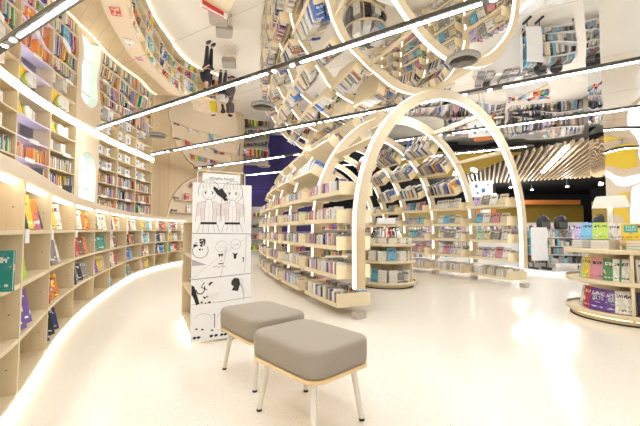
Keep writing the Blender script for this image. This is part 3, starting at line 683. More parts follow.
def girl(cx, by, sc, bob):
    f = lambda P: [(cx + x * sc, by + y * sc) for x, y in P]
    stroke(f(arcp(0, .30, .075, .085, 180, 360)), .003)                       # jaw
    stroke(f(arcp(0, .31, .115, .125, -25 if bob else -60, 205 if bob else 240)), .0035)     # hair outline
    for x in (-.05, -.02, .015, .05): stroke(f([(x, .42), (x * 1.2 - .01, .36), (x * .9, .325)]), .002)
    for sx in (-1, 1):
        stroke(f(arcp(sx * .038, .295, .02, .014, 20, 160, 6)), .004); blob(f(arcp(sx * .038, .288, .009, .012, 0, 360, 10)[:-1]))
        stroke(f([(sx * .025, .22), (sx * .03, .2), (sx * .12, .17), (sx * .135, .02), (sx * .14, -.03)]), .003)
        stroke(f([(sx * .085, .12), (sx * .08, -.04)]), .002)
        if not bob: stroke(f([(sx * .11, .33), (sx * .125, .2), (sx * .14, .06)]), .003)
    stroke(f(arcp(0, .242, .012, .005, 200, 340, 5)), .002)
    for sx in (-1, 1):
        blob(f([(sx * .125, .165), (sx * .035, .195), (sx * .045, .08), (sx * .04, -.02), (sx * .085, -.02), (sx * .085, .03), (sx * .135, .03)][::sx]), 'pink', .0006); stroke(f([(sx * .035, .195), (sx * .045, .08), (sx * .04, -.02)]), .0025)
        stroke(f([(sx * .055, .11), (sx * .085, .11), (sx * .085, .075), (sx * .055, .075), (sx * .055, .11)]), .0015)
    stroke(f([(0, .17), (.004, .06), (0, -.03)]), .0015)
    for i in range(7): stroke(f([(-.09 + i * .03, .40 - abs(i - 3) * .012), (-.10 + i * .033, .355 - abs(i - 3) * .01)]), .0015)
    blob(f([(-.085, -.035), (.085, -.035), (.088, -.06), (-.088, -.06)]))
    stroke(f([(-.09, -.06), (-.12, -.15)]), .003); stroke(f([(.09, -.06), (.12, -.15)]), .003)
    for x in (-.05, 0, .05): stroke(f([(x, -.06), (x * 1.3, -.15)]), .002)
girl(.165, 1.30, .98, True); girl(.42, 1.30, .98, False)
blob([(.22, 1.66), (.27, 1.62), (.30, 1.645), (.36, 1.56), (.345, 1.54), (.375, 1.51), (.33, 1.50), (.31, 1.53), (.25, 1.57), (.205, 1.635)])
for y0, y1 in ((1.145, 1.135), (.655, .69), (.87, .875)): 
    if y0 != .87: stroke([(.0, y0), (wP, y1)], .005)
stroke([(0, .66), (.3, .9), (wP, 1.13)], .0015); stroke([(.30, .66), (.36, .98)], .002); stroke([(.58, 1.13), (.565, .70)], .002)
def splash(cx, cy, r, n):
    for i in range(n):
        a = rnd.uniform(0, 6.28); x, y = cx + r * rnd.uniform(.1, 1) * math.cos(a), cy + r * rnd.uniform(.1, 1) * math.sin(a); b = rnd.uniform(.008, .022)
        blob([(x + b * math.cos(q) * rnd.uniform(.4, 1.3), y + b * math.sin(q) * rnd.uniform(.3, 1)) for q in (1.05 * j for j in range(6))])
splash(.08, 1.03, .09, 22); stroke(arcp(.085, .96, .08, .08, 150, 390), .005); stroke(arcp(.30, 1.0, .06, .06, 180, 360), .002); stroke(arcp(.46, 1.02, .055, .055, 0, 360, 20), .002); stroke(arcp(.31, 1.01, .06, .05, 0, 180), .002)
for x, y in ((.29, .985), (.33, .985), (.44, 1.01), (.48, 1.01)): stroke(arcp(x, y, .012, .008, 0, 180, 6), .002)
blob([(.27, .92), (.285, .885), (.30, .905), (.315, .885), (.325, .925), (.30, .915)]); blob([(.42, .93), (.455, .915), (.485, .93), (.47, .895), (.465, .86), (.44, .86), (.44, .90)])
blob([(.53, .875), (.555, .87), (.55, .82), (.54, .82), (.545, .85)]); blob([(.295, .85), (.31, .85), (.305, .835)]); blob([(.27, .815), (.33, .818), (.325, .808), (.275, .806)])
stroke([(.22, .775), (.25, .79), (.28, .772), (.31, .79), (.35, .775)], .004)
blob([(.0, .87), (.15, .805), (.0, .80)], 'tone', .0008)
blob([(.0, .60), (.03, .58), (.06, .48), (.085, .395), (.05, .385), (.02, .47), (.0, .50)]); stroke(arcp(.09, .56, .045, .06, 190, 380), .011); stroke([(.13, .62), (.10, .57), (.16, .54)], .01); blob([(.17, .595), (.20, .625), (.225, .61), (.20, .60), (.19, .58)])
blob([(.42, .62), (.45, .65), (.50, .64), (.515, .58), (.49, .50), (.42, .515), (.445, .555), (.415, .58)])
for i in range(6): stroke([(.44 + .02 * i, .64), (.58 - .005 * i, .52 - .03 * i)], .0015)
for i in range(5): stroke([(.10 + i * .03, .42), (.18 + .03 * i, .50)], .0015)
splash(.15, .42, .06, 5)
stroke([(0, .395), (wP * .5, .40), (wP, .425)], .003)
stroke([(.225, .27), (.243, .28), (.243, .13)], .008); stroke([(.27, .10), (.29, .10)], .003)
for x in (.04, .10, .2, .31, .34): blob([(x, .145 - x * .2), (x + .02, .155 - x * .2), (x + .035, .14 - x * .2), (x + .02, .135 - x * .2)])
for x in (.02, .06, .19, .24, .30, .34): blob([(x, .045), (x + .015, .062), (x + .045, .05), (x + .03, .035), (x + .012, .03)])
stroke(arcp(.12, .20, .1, .09, 20, 150), .002); stroke(arcp(.38, .20, .12, .1, 30, 160), .002); stroke(arcp(.5, .30, .06, .04, 0, 360, 16), .002)
art = thing('dummy', (0, 0, 0), None, None); bpy.data.objects.remove(art)
pr_['ink'].build('ink_drawing', M['ink'], o); pr_['tone'].build('grey_tone', M['inkgrey'], o); pr_['pink'].build('shirt_tone', M['pinkink'], o)
# sign in a wire frame on the rack's top
sg = thing('sign_holder', pb(wP / 2, .1, 1.71), 'small white Graphic Novel sign in a wire frame on the manga rack', 'sign')
zt = 1.712; mb = MB(); mb.tube([pb(.06, .12, zt), pb(.06, .12, zt + .135), pb(.075, .12, zt + .15), pb(wP - .065, .12, zt + .15), pb(wP - .05, .12, zt + .135), pb(wP - .05, .12, zt)], .006, 8); mb.build('wire_frame', M['white_metal'], sg)
mb = MB(); mb.hexa([pb(.11, .112, zt + .02), pb(.53, .112, zt + .02), pb(.53, .118, zt + .02), pb(.11, .118, zt + .02), pb(.11, .112, zt + .125), pb(.53, .112, zt + .125), pb(.53, .118, zt + .125), pb(.11, .118, zt + .125)]); mb.build('plate', M['white'], sg)
for u in (.14, .49):
    mb = MB(); mb.hexa([pb(u, .108, zt + .12), pb(u + .03, .108, zt + .12), pb(u + .03, .126, zt + .12), pb(u, .126, zt + .12), pb(u, .108, zt + .155), pb(u + .03, .108, zt + .155), pb(u + .03, .126, zt + .155), pb(u, .126, zt + .155)]); mb.build('clip', M['ply'], sg)
text('lettering', '<Graphic Novel>', .04, M['ink'], Matrix.Translation(-ORG[sg.name]) @ frame(pb(.32, .110, zt + .07), e, Zv, nrm), sg)

# ================================================================ ROUND DISPLAY TABLES
def round_table(name, c, r, tiers, label, spokes, lamp_edge=True):
    c = Vector(c); o = thing(name, c, label, 'display table', 'round book tables')
    mb = MB(); mb.lathe([(0, .0), (r - .05, .0), (r - .05, .018), (0, .018)], c, 48, smooth=False); mb.build('foot_ring', M['black'], o)
    mb = MB(); mb.lathe([(0, .018), (r - .07, .018), (r - .07, .078), (0, .078)], c, 48, smooth=False); mb.build('plinth', M['maple'], o)
    for z in tiers:
        mb = MB(); mb.lathe([(0, z - .03), (r - .015, z - .03), (r, z - .02), (r, z + .018), (r - .012, z + .03), (r - .02, z), (0, z)], c, 64, smooth=False); mb.build('shelf', M['maple'], o)
    mb = MB(); mb.lathe([(.14, .03), (.14, tiers[-1] - .02)], c, 24); mb.build('core', M['maple'], o)
    for a in spokes:
        u = Vector((math.cos(R(a)), math.sin(R(a)), 0)); v = Vector((-u.y, u.x, 0)); mb = MB()
        q = [c + u * .13 - v * .016, c + u * (r - .02) - v * .016, c + u * (r - .02) + v * .016, c + u * .13 + v * .016]
        mb.hexa([x + Zv * .04 for x in q] + [x + Zv * (tiers[-1] - .02) for x in q]); mb.build('divider', M['maple'], o)
    for za, zb in zip(tiers[:-1], tiers[1:]):
        pass
    return o
T1 = Vector((4.30, 4.90, 0)); R1 = .74
round_table('display_table', T1, R1, (.11, .52, .92), 'round maple book table with a white lamp, beside the mirrored column', (231, 90, 330))
mb = MB(); o1 = thing('led_strip', T1, 'warm glow strip under the round table with the lamp', 'light'); mb.lathe([(R1 - .069, .06), (R1 - .069, .076)], T1, 48); mb.build('diffuser', M['ledwarm'], o1)
T2 = Vector((1.46, 7.72, 0)); R2 = .62
round_table('display_table', T2, R2, (.10, .54, .89), 'round maple book table standing inside the book tunnel', (200, 320, 80))
def polar(c, a, r, z): return c + Vector((math.cos(R(a)) * r, math.sin(R(a)) * r, z))
def lean_book(c, a, r, z, d, colour, lean, label, group, yaw=0, name='book', cat='book'):
    u = Vector((math.cos(R(a + yaw)), math.sin(R(a + yaw)), 0)); x = Vector((-u.y, u.x, 0)); ln = R(lean)
    zax = Zv * math.cos(ln) - u * math.sin(ln); yax = zax.cross(x)
    m = frame(polar(c, a, r, z + d[1] / 2 * math.sin(ln) + .001), x, yax, zax)
    return book(m, d, colour, name, label, group, cat)
def flat_stack(c, a, r, z, n, d, colours, label, group, yaw=0):
    for i in range(n):
        u = Vector((math.cos(R(a + yaw + rnd.uniform(-3, 3))), math.sin(R(a + yaw)), 0)).normalized(); x = Vector((-u.y, u.x, 0))
        m = frame(polar(c, a, r + rnd.uniform(-.006, .006), z + d[1] * (i + .5) + .001) - u * 0 - (-u) * 0, x, -Zv, -u)
        m = m @ Matrix.Translation((0, 0, -d[2] / 2)); m = m @ Matrix.Rotation(0, 4, 'Z')
        book(m, d, colours[i % len(colours)], label=label % ORD[i], group=group)
G1 = 'books on the round table with the lamp'
# top of the table with the lamp: flat stacks with leaning books on them
flat_stack(T1, 176, .56, .925, 4, (.21, .034, .24), ['sky blue', 'white', 'sky blue', 'white'], 'pale blue flat book, %s from the bottom under the leaning blue books', G1)
flat_stack(T1, 204, .55, .925, 4, (.22, .034, .25), ['white', 'white', 'cream', 'white'], 'white flat book, %s from the bottom under the leaning green book', G1)
flat_stack(T1, 238, .55, .925, 4, (.27, .036, .25), ['yellow', 'green', 'orange', 'yellow'], 'yellow-edged flat book, %s from the bottom under the upright yellow book', G1)
flat_stack(T1, 272, .54, .925, 4, (.25, .036, .25), ['yellow', 'white', 'orange', 'yellow'], 'yellow flat book, %s from the bottom in the stack beyond the upright yellow book', G1)
lean_book(T1, 166, .60, 1.063, (.15, .03, .23), 'lilac', 25, 'lilac book leaning on the flat stack farthest from the yellow book', G1, 40)
lean_book(T1, 176, .56, 1.063, (.16, .03, .25), 'sky blue', 25, 'sky blue book leaning on the lamp table beside the green book', G1, 35)
lean_book(T1, 196, .52, 1.063, (.17, .03, .25), 'lime', 25, 'light green book leaning on the lamp table below the white shade', G1, 30)
lean_book(T1, 210, .40, 1.063, (.15, .04, .22), 'white', 12, 'white book leaning behind the light green book', G1, 20)
yb = lean_book(T1, 237, .53, 1.071, (.27, .04, .21), 'yellow', 8, 'wide yellow book with a teal title block on the lamp table', G1)
# tiers
def tier(z, items, what):
    for i, (a, colour, w_) in enumerate(items):
        lean_book(T1, a, .53, z, (w_, .055, .29), colour, 10, '%s book facing out on the lamp table, %s, %s along' % (colour, what, ORD[i]), G1, yaw=rnd.uniform(0, 8) if a < 231 else -6)
tier(.522, [(160, 'mint', .18), (174, 'yellow', .19), (191, 'pink', .21), (210, 'green', .2), (221, 'white', .18), (248, 'white', .22), (268, 'cream', .22)], 'middle shelf')
tier(.112, [(158, 'white', .18), (172, 'red', .19), (190, 'purple', .22), (212, 'purple', .21), (222, 'white', .18), (249, 'navy', .22), (268, 'grey', .22)], 'bottom shelf')
for o_ in list(COL.objects):
    if o_.name.startswith('book') and o_.get('label', '').startswith('purple book facing out on the lamp table, bottom'):
        m = o_.matrix_world.copy(); sc = m.to_scale()
        for body, x, z_, sz in (('ACE THE', 0, .70, .048), ('IELTS', 0, .54, .066), ('Academic', 0, .36, .02)):
            q = frame((x, -.505 - .02, z_), (1 / sc.x, 0, 0), (0, 0, 1 / sc.z), (0, -1 / sc.y, 0)); text('lettering', body, sz, M['white'], q, o_)
m = yb.matrix_world.copy(); sc = m.to_scale()
pl = MB(); pl.box((-.17, -.515, .66), (.5, .02, .46)); pq = pl.build('title_block', M['teal'], yb, True)
for body, x, z_, sz in (('TO.PL', -.17, .74, .04), ('READING', -.17, .58, .024)):
    text('lettering', body, sz, M['white'], frame((x, -.53, z_), (1 / sc.x, 0, 0), (0, 0, 1 / sc.z), (0, -1 / sc.y, 0)), yb)
pl = MB(); pl.add([(.33 + .09 * math.cos(a), -.512, .72 + .1 * math.sin(a)) for a in (2 * math.pi * i / 20 for i in range(20))], [tuple(range(20))]); pl.build('seal', M['orange'], yb, True)
# lamp
LP = Vector((4.15, 5.0, .96 - .035)); o = thing('table_lamp', LP, 'white lamp with a wide flat shade on the round book table', 'lamp')
mb = MB(); mb.lathe([(0, 0), (.09, 0), (.09, .015), (0, .02)], LP, 24); mb.build('base', M['white'], o)
mb = MB(); mb.tube([LP + Zv * .01, LP + Zv * .66], .028, 16); mb.build('stem', M['white'], o)
mb = MB(); mb.lathe([(0, .66), (.22, .66), (.275, .595), (.28, .595), (.225, .745), (.22, .75), (0, .75)], LP, 4, smooth=False, a0=R(10), a1=R(370)); mb.build('shade', plain('lamp shade', (.88, .85, .78), .5, var=.02), o)
mb = MB(); mb.lathe([(0, .64), (.1, .64), (.1, .658), (0, .658)], LP, 20); mb.build('bulb', M['ledstrip'], o)
T3 = Vector((1.25, 9.7, 0)); round_table('display_table', T3, .6, (.10, .54, .89), 'second round table deeper in the book tunnel, behind the first', (20, 140, 260))
for a in range(0, 360, 30):
    for z in (.543, .893): packed(frame(polar(T3, a, .42, z), Vector((-math.sin(R(a)), math.cos(R(a)), 0)), Vector((math.cos(R(a)), math.sin(R(a)), 0)), Zv), (.19, .26, rnd.uniform(.1, .25)), rnd.choice(['white', 'grey', 'white', 'black', 'sky blue']), PACKC)
# table inside the tunnel
G2 = 'books on the table inside the tunnel'
for j, (a, cc) in enumerate(((204, 'white'), (227, 'white'), (250, 'grey'), (273, 'white'), (296, 'white'), (319, 'grey'))):
    for ti, (z, n) in enumerate(((.103, 6), (.543, 5), (.893, 3))):
        if (j + ti) % 3 == 1 and ti < 2:
            lean_book(T2, a, .47, z, (.18, .03, .29), rnd.choice(['grey', 'black', 'sky blue']), 12, 'dark cover book facing out on the tunnel table, %s tier, %s place' % (['bottom', 'middle', 'top'][ti], ORD[j]), G2)
        else:
            flat_stack(T2, a, .45, z, n, (.18, .045, .22), [cc, 'white', 'cream', 'mint'], ('pale flat book, %%s up in the %s stack, %s tier of the tunnel table' % (ORD[j], ['bottom', 'middle', 'top'][ti])), G2)
for i, (a, cc) in enumerate(((215, 'black'), (233, 'grey'), (250, 'white'), (266, 'red'), (282, 'black'), (300, 'white'))):
    lean_book(T2, a, .38, 1.04, (.16, .025, .2), cc, 20, '%s book leaning on top of the tunnel table, %s around' % (cc, ORD[i]), G2)
o = thing('table_sign', T2 + Zv * 1.15, 'white sign board standing on top of the table inside the tunnel', 'sign')
mb = MB(); mb.tube([T2 + Zv * .89, T2 + Zv * 1.34], .012, 8); mb.build('post', M['steel'], o)
mb = MB(); mb.box((0, -.02, 1.4), (.42, .012, .13), frame(T2, Vector((1, .2, 0)).normalized(), Vector((-.2, 1, 0)).normalized(), Zv)); mb.build('plate', M['white'], o)

# ================================================================ CEILING TRACKS AND VENTS
def track(p, q, segs, label):
    p, q = Vector((*p, H)), Vector((*q, H)); d = (q - p).normalized(); n = Vector((-d.y, d.x, 0)); o = thing('track_light', p, label, 'light', 'track lights under the mirrored ceiling')
    def bar(mb, a, b, w_, z0, z1):
        A, B = p + d * a, p + d * b; qd = [A - n * w_, B - n * w_, B + n * w_, A + n * w_]; mb.hexa([x + Zv * z0 for x in qd] + [x + Zv * z1 for x in qd])
    L = (q - p).length
    mb = MB(); bar(mb, 0, L, .066, -.028, -.001); mb.build('housing', M['grey'], o)
    for kind, a, b in segs:
        mb = MB()
        if kind == 'led': bar(mb, a, b, .022, -.034, -.028); mb.build('diffuser', M['led'], o)
        elif kind == 'plate': bar(mb, a, b, .05, -.032, -.028); mb.build('joint_plate', M['greyplate'], o)
        else:
            c_ = p + d * a; mb.lathe([(0, -.036), (.036, -.036), (.04, -.028), (0, -.028)], c_, 16); mb.build('spot', M['led'], o)
def along(p, q, x): return ((x[0] - p[0]) ** 2 + (x[1] - p[1]) ** 2) ** .5
def make_track(p, q, leds, spots, plates, label):
    S_ = [('led', along(p, q, a), along(p, q, b)) for a, b in leds] + [('plate', along(p, q, a), along(p, q, b)) for a, b in plates] + [('spot', along(p, q, a), 0) for a in spots]
    track(p, q, S_, label)
make_track((-5.2, 5.33), (0.5, 1.95), [((-4.17, 4.72), (-1.2, 2.96)), ((-.6, 2.6), (.4, 2.01))], [(-4.33, 4.81), (-4.58, 4.97), (-1.05, 2.87), (-.75, 2.69)], [(((-4.53, 4.93)), (-4.38, 4.84))], 'track light closest to the camera, over the low bookcases')
make_track((-5.98, 9.2), (3.6, 2.9), [((-5.9, 9.15), (-.95, 5.8)), ((-.36, 5.39), (1.9, 4.0)), ((2.35, 3.72), (3.5, 2.96))], [(-.82, 5.70), (-.50, 5.49), (2.02, 3.95), (2.25, 3.8)], [(((-.77, 5.67)), (-.55, 5.53))], 'track light crossing above the stools')
make_track((-5.97, 12.31), (7.6, 3.85), [((-5.97, 12.31), (-5.4, 11.95)), ((-4.66, 11.54), (-.13, 8.67)), ((.24, 8.43), (2.70, 6.85)), ((3.4, 6.37), (7.5, 3.9))], [(-5.2, 11.85), (-4.85, 11.62), (0, 8.59), (.15, 8.49), (2.84, 6.76), (3.2, 6.5)], [(((2.9, 6.72)), (3.14, 6.56))], 'track light passing over the mouth of the book tunnel')
make_track((-5.46, 15.17), (9.5, 6.0), [((-4.4, 14.47), (-1.3, 12.62)), ((-.9, 12.4), (3.2, 9.9)), ((3.7, 9.58), (8.0, 6.93))], [(-5.2, 15.0), (-4.7, 14.7), (3.4, 9.76)], [(((-5.05, 14.92)), (-4.85, 14.8))], 'track light in front of the half-round niche')
make_track((-3.8, 17.15), (6.8, 11.0), [((-3.6, 17.03), (-.8, 15.41)), ((-.3, 15.1), (6.6, 11.1))], [(-.6, 15.3)], [], 'most distant track light, before the purple wall')
make_track((-3.6, 2.0), (4.5, -3.2), [((-3.5, 1.93), (-.6, .07)), ((-.3, -.12), (2.2, -1.72)), ((2.6, -1.98), (4.4, -3.14))], [], [], 'added track light behind the camera to brighten the shop')  # unseen extra track, added to brighten the room from behind
make_track((1.0, 4.5), (1.02, 4.49), [], [], [], 'unused') if False else None
for i, (x, y) in enumerate(((2.26, 5.41), (-1.24, 7.49), (-4.65, 9.87), (-2.36, 14.63))):
    o = thing('ceiling_vent', (x, y, H), ['round air vent above the mouth of the tunnel', 'round air vent above the tunnel trays, over the walkway', 'round air vent by the strip light of the upper bookcases', 'round air vent in front of the purple wall'][i], 'vent', 'round air vents')
    c = Vector((x, y, H)); mb = MB(); mb.lathe([(.255, -.001), (.26, -.02), (.225, -.045), (.205, -.045), (.205, -.02)], c, 40); mb.build('rim', M['greyplate'], o)
    mb = MB()
    for r_ in (.19, .16, .13, .10, .07, .04): mb.lathe([(r_, -.042), (r_ - .016, -.02), (r_ - .012, -.016), (r_ + .004, -.038)], c, 32)
    mb.build('louvre', M['greyplate'], o)
    mb = MB(); mb.lathe([(0, -.008), (.21, -.008)], c, 24); mb.build('backing', M['black'], o)

# ================================================================ MIRRORED COLUMN
cc0 = Vector((7.0, 8.53, 0)); u1 = Vector((.41, .912, 0)); u2 = Vector((.912, -.41, 0)); c_ = MB()
q = [cc0, cc0 + u2 * 1.6, cc0 + u2 * 1.6 + u1 * 1.22, cc0 + u1 * 1.22]
c_.prism(q, (0, 0, H - .002)); o = struct(c_.build('pillar', M['mirrorcol']))

# ================================================================ SHOP FLOOR BEYOND, RIGHT
def rack_unit(loc, rz, w_, d_, h_, n, label, fill, mat='white', name='display_rack', castors=True, side_white=True):
    o = thing(name, loc, label, 'rack', None, rz); F = Matrix.Translation(loc) @ Matrix.Rotation(rz, 4, 'Z'); z0 = .16 if castors else .0
    for sx in (-1, 1):
        mb = MB(); mb.box((sx * (w_ / 2 - .012), 0, (h_ + z0) / 2), (.024, d_, h_ - z0), F); mb.build('side_panel', M['white'] if side_white else M['steel'], o)
        if castors:
            for sy in (-1, 1):
                mb = MB(); x, y = sx * (w_ / 2 - .05), sy * (d_ / 2 - .05); mb.tube([F @ Vector((x - .015, y, .05)), F @ Vector((x + .015, y, .05))], .05, 12); mb.tube([F @ Vector((x, y, .08)), F @ Vector((x, y, z0 + .01))], .012, 6); mb.build('castor', M['black'], o)
    mb = MB(); mb.box((0, d_ / 2 - .01, (h_ + z0) / 2), (w_ - .05, .012, h_ - z0), F); mb.build('back_panel', M['steel'], o)
    for i in range(n):
        z = z0 + (h_ - z0) * i / n + .01; mb = MB(); mb.box((0, 0, z), (w_ - .05, d_, .018), F); mb.build('shelf', M['white'], o)
        x = -w_ / 2 + .05
        while x < w_ / 2 - .08:
            ww = rnd.uniform(.03, .09); hh = min((h_ - z0) / n - .06, rnd.uniform(.12, .3)); packed(F @ Matrix.Translation((x + ww / 2, -.05, z + .01)), (ww, d_ * .7, hh), rnd.choice(fill), GOODS); x += ww + .012
    return o
GOODS = MB()
DARKMIX = ['white', 'white', 'cream', 'grey', 'black', 'grey', 'white', 'navy', 'sky blue', 'pink', 'brown', 'white', 'cream', 'lilac']
LOUD = ['red', 'orange', 'yellow', 'lime', 'pink', 'purple', 'black', 'navy', 'green', 'brown', 'brown', 'black']
rack_unit(Vector((7.35, 11.1, 0)), R(-12), 1.5, .5, 1.22, 4, 'wheeled white rack of small goods beyond the large arch', ['grey', 'white', 'white', 'grey', 'sky blue', 'brown', 'cream', 'black'])
bd = thing('white_board', (6.9, 10.55, 0), 'blank white board standing on a wheeled foot beside the goods rack', 'board'); mb = MB(); mb.box((6.62, 10.6, .78), (.48, .03, 1.0), None); mb.build('panel', M['white'], bd)
for sx in (-.2, .2):
    mb = MB(); mb.tube([(6.62 + sx, 10.6, .3), (6.62 + sx, 10.6, .08)], .015, 8); mb.build('post', M['black'], bd); mb = MB(); mb.tube([(6.62 + sx, 10.4, .05), (6.62 + sx, 10.8, .05)], .04, 8); mb.build('castor', M['black'], bd)
# two domed black bags on the rack
for i, x in enumerate((7.05, 7.6)):
    o = thing('black_bag', (x, 11.0, 1.225), 'rounded black bag on the goods rack, %s' % ('beside the white board' if i == 0 else 'second from the white board'), 'bag', 'rounded black bags')
    mb = MB(); mb.loft([[Vector((x + a * math.cos(t) * .21, 11.05 + a * math.sin(t) * .13, z)) for t in (2 * math.pi * j / 20 for j in range(20))] for a, z in ((.8, 1.226), (.97, 1.25), (1, 1.4), (.93, 1.52), (.7, 1.61), (.35, 1.65), (.02, 1.66))], smooth=True); mb.build('body', M['black'], o)
    mb = MB(); mb.tube([Vector((x - .08, 11.05, 1.63)), Vector((x - .05, 11.05, 1.69)), Vector((x + .05, 11.05, 1.69)), Vector((x + .08, 11.05, 1.63))], .012, 8); mb.build('handle', M['black'], o)
    mb = MB(); mb.box((x, 10.915, 1.36), (.24, .02, .18)); mb.build('pocket', M['grey'], o)
# counter with rows of grey packs (seen in the mirror)
def counter(c, rz, w_, d_, h_, label, rows, cols, pal, name):
    o = thing(name, c, label, 'counter', None, rz); F = Matrix.Translation(c) @ Matrix.Rotation(rz, 4, 'Z')
    mb = MB(); mb.box((0, 0, h_ / 2), (w_ - .1, d_ - .1, h_ - .002), F); mb.build('body', M['white'], o)
    mb = MB(); mb.box((0, 0, h_ + .015), (w_, d_, .03), F); mb.build('top', M['maple_pale'], o)
    for i in range(cols):
        for j in range(rows):
            packed(F @ Matrix.Translation((-w_ / 2 + w_ * (i + .5) / cols, -d_ / 2 + d_ * (j + .5) / rows, h_ + .03)), (w_ / cols * .8, d_ / rows * .8, rnd.uniform(.03, .16)), rnd.choice(pal), GOODS)
counter(Vector((6.5, 10.1, 0)) + Vector((.5, 2.4, 0)), R(-18), 2.4, 1.3, .85, 'counter covered in rows of grey packs behind the goods rack', 4, 9, ['grey', 'grey', 'black', 'grey', 'white'], 'display_counter')
counter(Vector((8.9, 14.6, 0)), R(-25), 1.7, .9, .8, 'book counter below the wooden baffles', 4, 12, MIXED, 'display_counter')
for i, (x, y, rz, w_, h_, f) in enumerate(((4.6, 15.5, 0, 2.4, 1.5, DARKMIX), (1.2, 16.5, 5, 2.8, 1.6, LOUD), (8.2, 18.5, -10, 3, 1.5, DARKMIX), (12, 18.5, -15, 3.4, 1.6, DARKMIX), (-3.9, 20.9, 0, 1.6, 2.6, LOUD), (13.5, 15, -40, 3, 1.6, DARKMIX), (-1.2, 19.8, 0, 1.6, 1.1, LOUD))):
    rack_unit(Vector((x, y, 0)), R(rz), w_, .5, h_, 4, ['rack of muted goods seen through the second arch', 'rack of bright goods deep behind the book tunnel', 'rack of muted goods in front of the mustard wall', 'long rack of goods beneath the orange beam', 'tall rack of bright goods beside the plank wall', 'rack of goods standing behind the mirrored column', 'low rack of bright goods before the purple wall'][i], f, side_white=False, castors=False)
# curved lit step
LS = Curve([(5.7, 11.3), (5.95, 10.2), (6.2, 9.55), (6.55, 9.43), (6.93, 9.4)]); o = thing('lit_step', LS.at(1)[0], 'low curved step edged with a bright strip under the goods rack', 'step')
mb = MB(); LS.strip(mb, 0, LS.L, -.35, 0, .001, .05, 30); mb.build('step', M['white'], o)
mb = MB(); LS.strip(mb, 0, LS.L, .001, .012, .01, .04, 30); mb.build('light_strip', M['ledstrip'], o)
# posters
def poster(c, rz, w_, h_, mat, label, marks, mmat):
    c = Vector(c); o = thing('poster', c, label, 'poster', None, rz); mb = MB(); F = Matrix.Translation(c) @ Matrix.Rotation(rz, 4, 'Z'); mb.box((0, 0, 0), (w_, .02, h_), F); mb.build('sheet', mat, o)
    mb = MB()
    for x, z, a, b in marks: mb.box((x * w_, -.012, z * h_), (a * w_, .004, b * h_), F)
    mb.build('print', mmat, o)
    mb = MB(); mb.tube([F @ Vector((0, .02, -h_ / 2)), F @ Vector((0, .02, -c.z + .002))], .02, 8); mb.build('post', M['steel'], o)
poster((6.1, 13.2, 2.75), R(-15), .8, .6, M['white'], 'white poster with small dark blue pictures above the shop-side trays', [(-.2, .2, .1, .2), (.1, -.1, .14, .25), (-.15, -.25, .08, .12), (.3, .25, .06, .1)], M['blue'])
poster((7.2, 15.2, 2.2), R(-15), .8, 1.0, M['orange'], 'orange poster on a post beyond the tunnel, seen in the mirror', [(0, .2, .6, .15), (0, -.1, .5, .3)], M['white'])
poster((5.2, -5.87, 2.5), R(180), 1.0, 1.1, M['yellow_print'], 'added yellow and teal poster behind the camera, made for the mirrored column reflection', [(-.3, 0, .35, .9)], M['teal'])  # unseen poster, added so the column mirrors yellow and teal bands
wd = MB(); wd.box((6.9, -5.9, 2.0), (2.0, .04, 3.4)); wo = bpy.data.objects.new('added_window', None); COL.objects.link(wo); wo['kind'] = 'structure'; wd.build('pane', M['day'], wo)  # unseen glowing window, added to give the column its pale blue reflection
wd = MB()
for x in (5.9, 6.55, 7.25, 7.9): wd.box((x, -5.87, 2.0), (.06, .06, 3.4))
for z in (.3, 2.0, 3.7): wd.box((6.9, -5.87, z), (2.0, .05, .06))
wd.build('frame', M['white'], wo)
poster((-4.36, 18.85, 2.3), R(-64), .05, .8, M['blue'], 'narrow blue sign beside the end of the plank wall, seen in the mirror', [(0, .1, .5, .1)], M['white'])
# display stand with red sign, behind the manga rack
o = thing('display_stand', (-2.6, 8.2, 0), 'wooden book stand with a red and white sign, seen in the mirrored ceiling', 'stand'); F = Matrix.Translation((-2.6, 8.2, 0)) @ Matrix.Rotation(R(38), 4, 'Z')
for z in (.1, .5, .9, 1.2): mb = MB(); mb.box((0, -.35, z), (.62, .66, .03), F); mb.build('shelf', M['maple'], o)
for sx in (-1, 1): mb = MB(); mb.box((sx * .31, -.35, .62), (.03, .68, 1.2), F); mb.build('side_panel', M['maple'], o)
mb = MB(); mb.box((0, .0, 1.25), (.66, .03, .18), F); mb.build('sign', M['white'], o); mb = MB(); mb.box((-.02, .0, 1.25), (.5, .036, .1), F); mb.build('sign_print', M['red'], o)
mb = MB(); mb.box((-.02, .0, 1.342), (.5, .02, .006), F); mb.build('sign_edge', M['red'], o)

